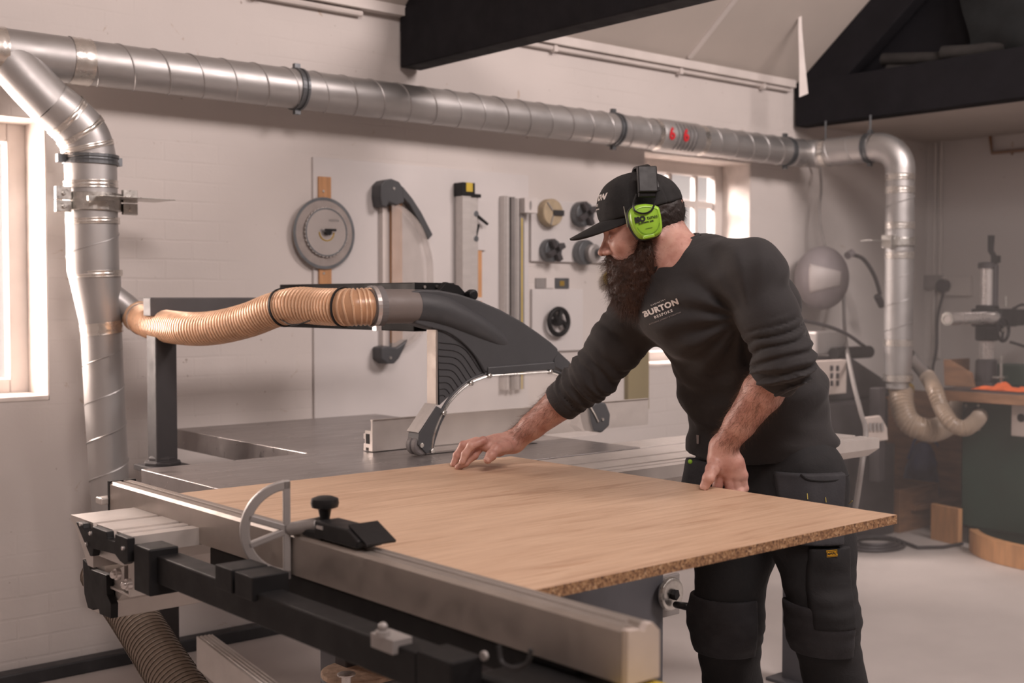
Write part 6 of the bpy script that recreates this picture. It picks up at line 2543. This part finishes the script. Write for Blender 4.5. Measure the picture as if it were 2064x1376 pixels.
def f_trou(p, detail=True):
    d = sections(p, PEL, .03)
    d = smin(d, ell(p, (2.53, 1.95, .85), (.14, .185, .10)), .04)
    for a, k_, e, rr_ in ((hipL, kneeL, ankL, (.112, .098, .080, .070, .066)), (hipR, kneeR, ankR, (.112, .104, .086, .075, .068))):
        mid = a.lerp(k_, .45)
        cl = k_.lerp(e, .45) + Vector((.012, 0, 0))
        l_ = chain(p, [a, mid, k_, cl, e], rr_, .03)
        d = smin(d, l_, .028)
    if detail:
        for k_, e in ((kneeL, ankL), (kneeR, ankR)):
            r = np.linalg.norm(p - v3(k_), axis=1)
            d = d + .003 * np.clip(1 - r / .16, 0, 1) * np.sin((p[:, 2] - k_.z) * 150 + 2.5 * wav(p, 14, 1))
            s = (e.z - p[:, 2]) + .30
            low_ = np.clip(s / .2, 0, 1)
            d = d + .0045 * low_ * np.sin(p[:, 2] * 120 + 2.8 * wav(p, 11, 2)) * (np.abs(p[:, 1] - k_.y) < .12)
        d = d + .006 * wav(p, 16, .8) + .003 * wav(p, 37, 1.4)
    d = np.maximum(d, .085 - p[:, 2])
    return d


tr = nets(f_trou, (2.30, 1.60, .07), (2.75, 2.26, 1.0), .0068)
trou = np_mesh('trousers', [tr], 'trouser_cloth', man)
bvt = BVHTree.FromPolygons([Vector(x) for x in tr[0]], [tuple(f_) for f_ in tr[1]])


def patch(name, c, half, rot, off, mat, mk=.004, h=.0045, scale_flare=0.0):
    """pocket or pad lying on the trousers: an offset of their surface inside a rounded box"""
    c = Vector(c)
    ax = Vector((math.cos(rot), math.sin(rot), 0))
    ay = Vector((-math.sin(rot), math.cos(rot), 0))
    B = np.array([list(ax), list(ay), [0, 0, 1]], np.float32)

    def f(p):
        q = (p - v3(c)) @ B.T
        fl = 1 + scale_flare * (q[:, 2] / half[2])
        b = np.maximum(np.maximum(np.abs(q[:, 0] / fl) - half[0], np.abs(q[:, 1]) - half[1]), np.abs(q[:, 2]) - half[2])
        t0 = f_trou(p)
        return smax(smax(t0 - off, b, mk), -(t0 + .004), .002)
    R0 = max(half[0], half[1]) * 1.5 + .02
    v_ = nets(f, (c.x - R0, c.y - R0, c.z - half[2] - .02), (c.x + R0, c.y + R0, c.z + half[2] + .02), h)
    return np_mesh(name, [v_], mat, trou)


hp_ = P(1650, 1010, T=2.86)
yw = math.atan2(CR[1], CR[0])
patch('holster_pocket', (hp_.x + .03, hp_.y + .04, .848), (.075, .10, .082), yw, .022, 'pocket_cloth', scale_flare=.12)
hp2 = P(1402, 975, T=3.1)
patch('holster_pocket', (hp2.x, hp2.y, .85), (.045, .07, .085), yw, .024, 'pocket_cloth')
patch('thigh_pocket', (P(1655, 1140, T=2.9).x, P(1655, 1140, T=2.9).y - .02, .665), (.052, .10, .095), yw + .2, .013, 'trouser_cloth')
patch('knee_pad', (kneeL.x - .05, kneeL.y - .01, kneeL.z - .02), (.085, .09, .06), yw, .010, 'pocket_cloth')
patch('knee_pad', (kneeR.x - .05, kneeR.y - .01, kneeR.z + .0), (.090, .09, .075), yw, .010, 'pocket_cloth')
# stitched pocket hem and bar tacks
def project_t(px, py, T=2.9, lift=.024):
    p = P(px, py, T=T)
    o_ = Vector((0, 0, CH))
    dv = (p - o_).normalized()
    h_ = bvt.ray_cast(o_, dv)
    return (h_[0] if h_[0] is not None else p) - dv * lift


mb = MB()
mb.tube(catmull([project_t(a, b) for a, b in ((1614, 955), (1630, 966), (1660, 969), (1690, 966), (1710, 957))], 5), .0028, 6)
mb.build('pocket_hem', 'trouser_cloth', trou, smooth=True)
for a, b in (((1627, 994), (1628, 1006)), ((1664, 1002), (1665, 1012)), ((1711, 1015), (1718, 1009))):
    MB().tube([project_t(*a, lift=.026), project_t(*b, lift=.026)], .0011, 6).build('bar_tack', 'brass_stitch', trou)
# yellow woven label with black lettering
lc_ = project_t(1677, 1115, lift=.0175)
uu = Vector((CR[0], CR[1], .10)).normalized()
vn = Vector((-CF[0], -CF[1], 0))
vv = vn.cross(uu).normalized()
if vv.z < 0:
    vv = -vv
lab = MB().obox(lc_, (.026, .0014, .0155), uu, None, vv).build('woven_label', 'label_yellow', trou)
mb = MB()
nrm_ = uu.cross(vv).normalized()
fs_sgn = 1 if nrm_.dot(vn) > 0 else -1
lettering(mb, 'DeWALT', .0088, lc_ + nrm_ * (fs_sgn * .0012), uu, vv, bold=.0004, depth=.0002, font_squeeze=.78)
for s in (-1, 1):
    mb.obox(lc_ + vv * (s * .0060) + nrm_ * (fs_sgn * .0010), (.026, .0006, .0012), uu, None, vv)
mb.build('label_lettering', 'print_black', lab)
MB().ball(project_t(1391, 930, T=3.1, lift=.03), .006, 8).build('pocket_pen', 'lime_plastic', trou)

# ---- boots
for nm, an in (('boot', ankL), ('boot', ankR)):
    def f_boot(p, an=an):
        d = cone(p, an + Vector((.0, 0, .03)), an + Vector((.005, 0, -.04)), .058, .052)
        d = smin(d, cone(p, an + Vector((-.02, 0, -.05)), an + Vector((-.155, 0, -.058)), .050, .044), .03)
        d = smin(d, ell(p, tuple(an + Vector((.03, 0, -.06))), (.05, .042, .04)), .02)
        return smax(d, .004 - p[:, 2], .004)
    b_ = nets(f_boot, an + Vector((-.23, -.08, -.11)), an + Vector((.10, .08, .10)), .006)
    bo = np_mesh('boot', [b_], 'black_rubber', man)

# ================================================================== haze in the sunlit end of the room
t = NT('dust_haze')
t.t.nodes.remove(t.b)
vs_n = t.n('ShaderNodeVolumeScatter')
vs_n.inputs['Color'].default_value = (1.0, .93, .90, 1)
vs_n.inputs['Density'].default_value = .068
vs_n.inputs['Anisotropy'].default_value = .2
t.l(vs_n.outputs[0], t.out.inputs['Volume'])
hz = MB().box(3.3, -.5, .02, 7.33, 4.36, 1.80).build('dust_haze', 'dust_haze')
tag(hz, 'thin pale dust haze hanging in the air at the far right end of the workshop', 'haze', kind='stuff')
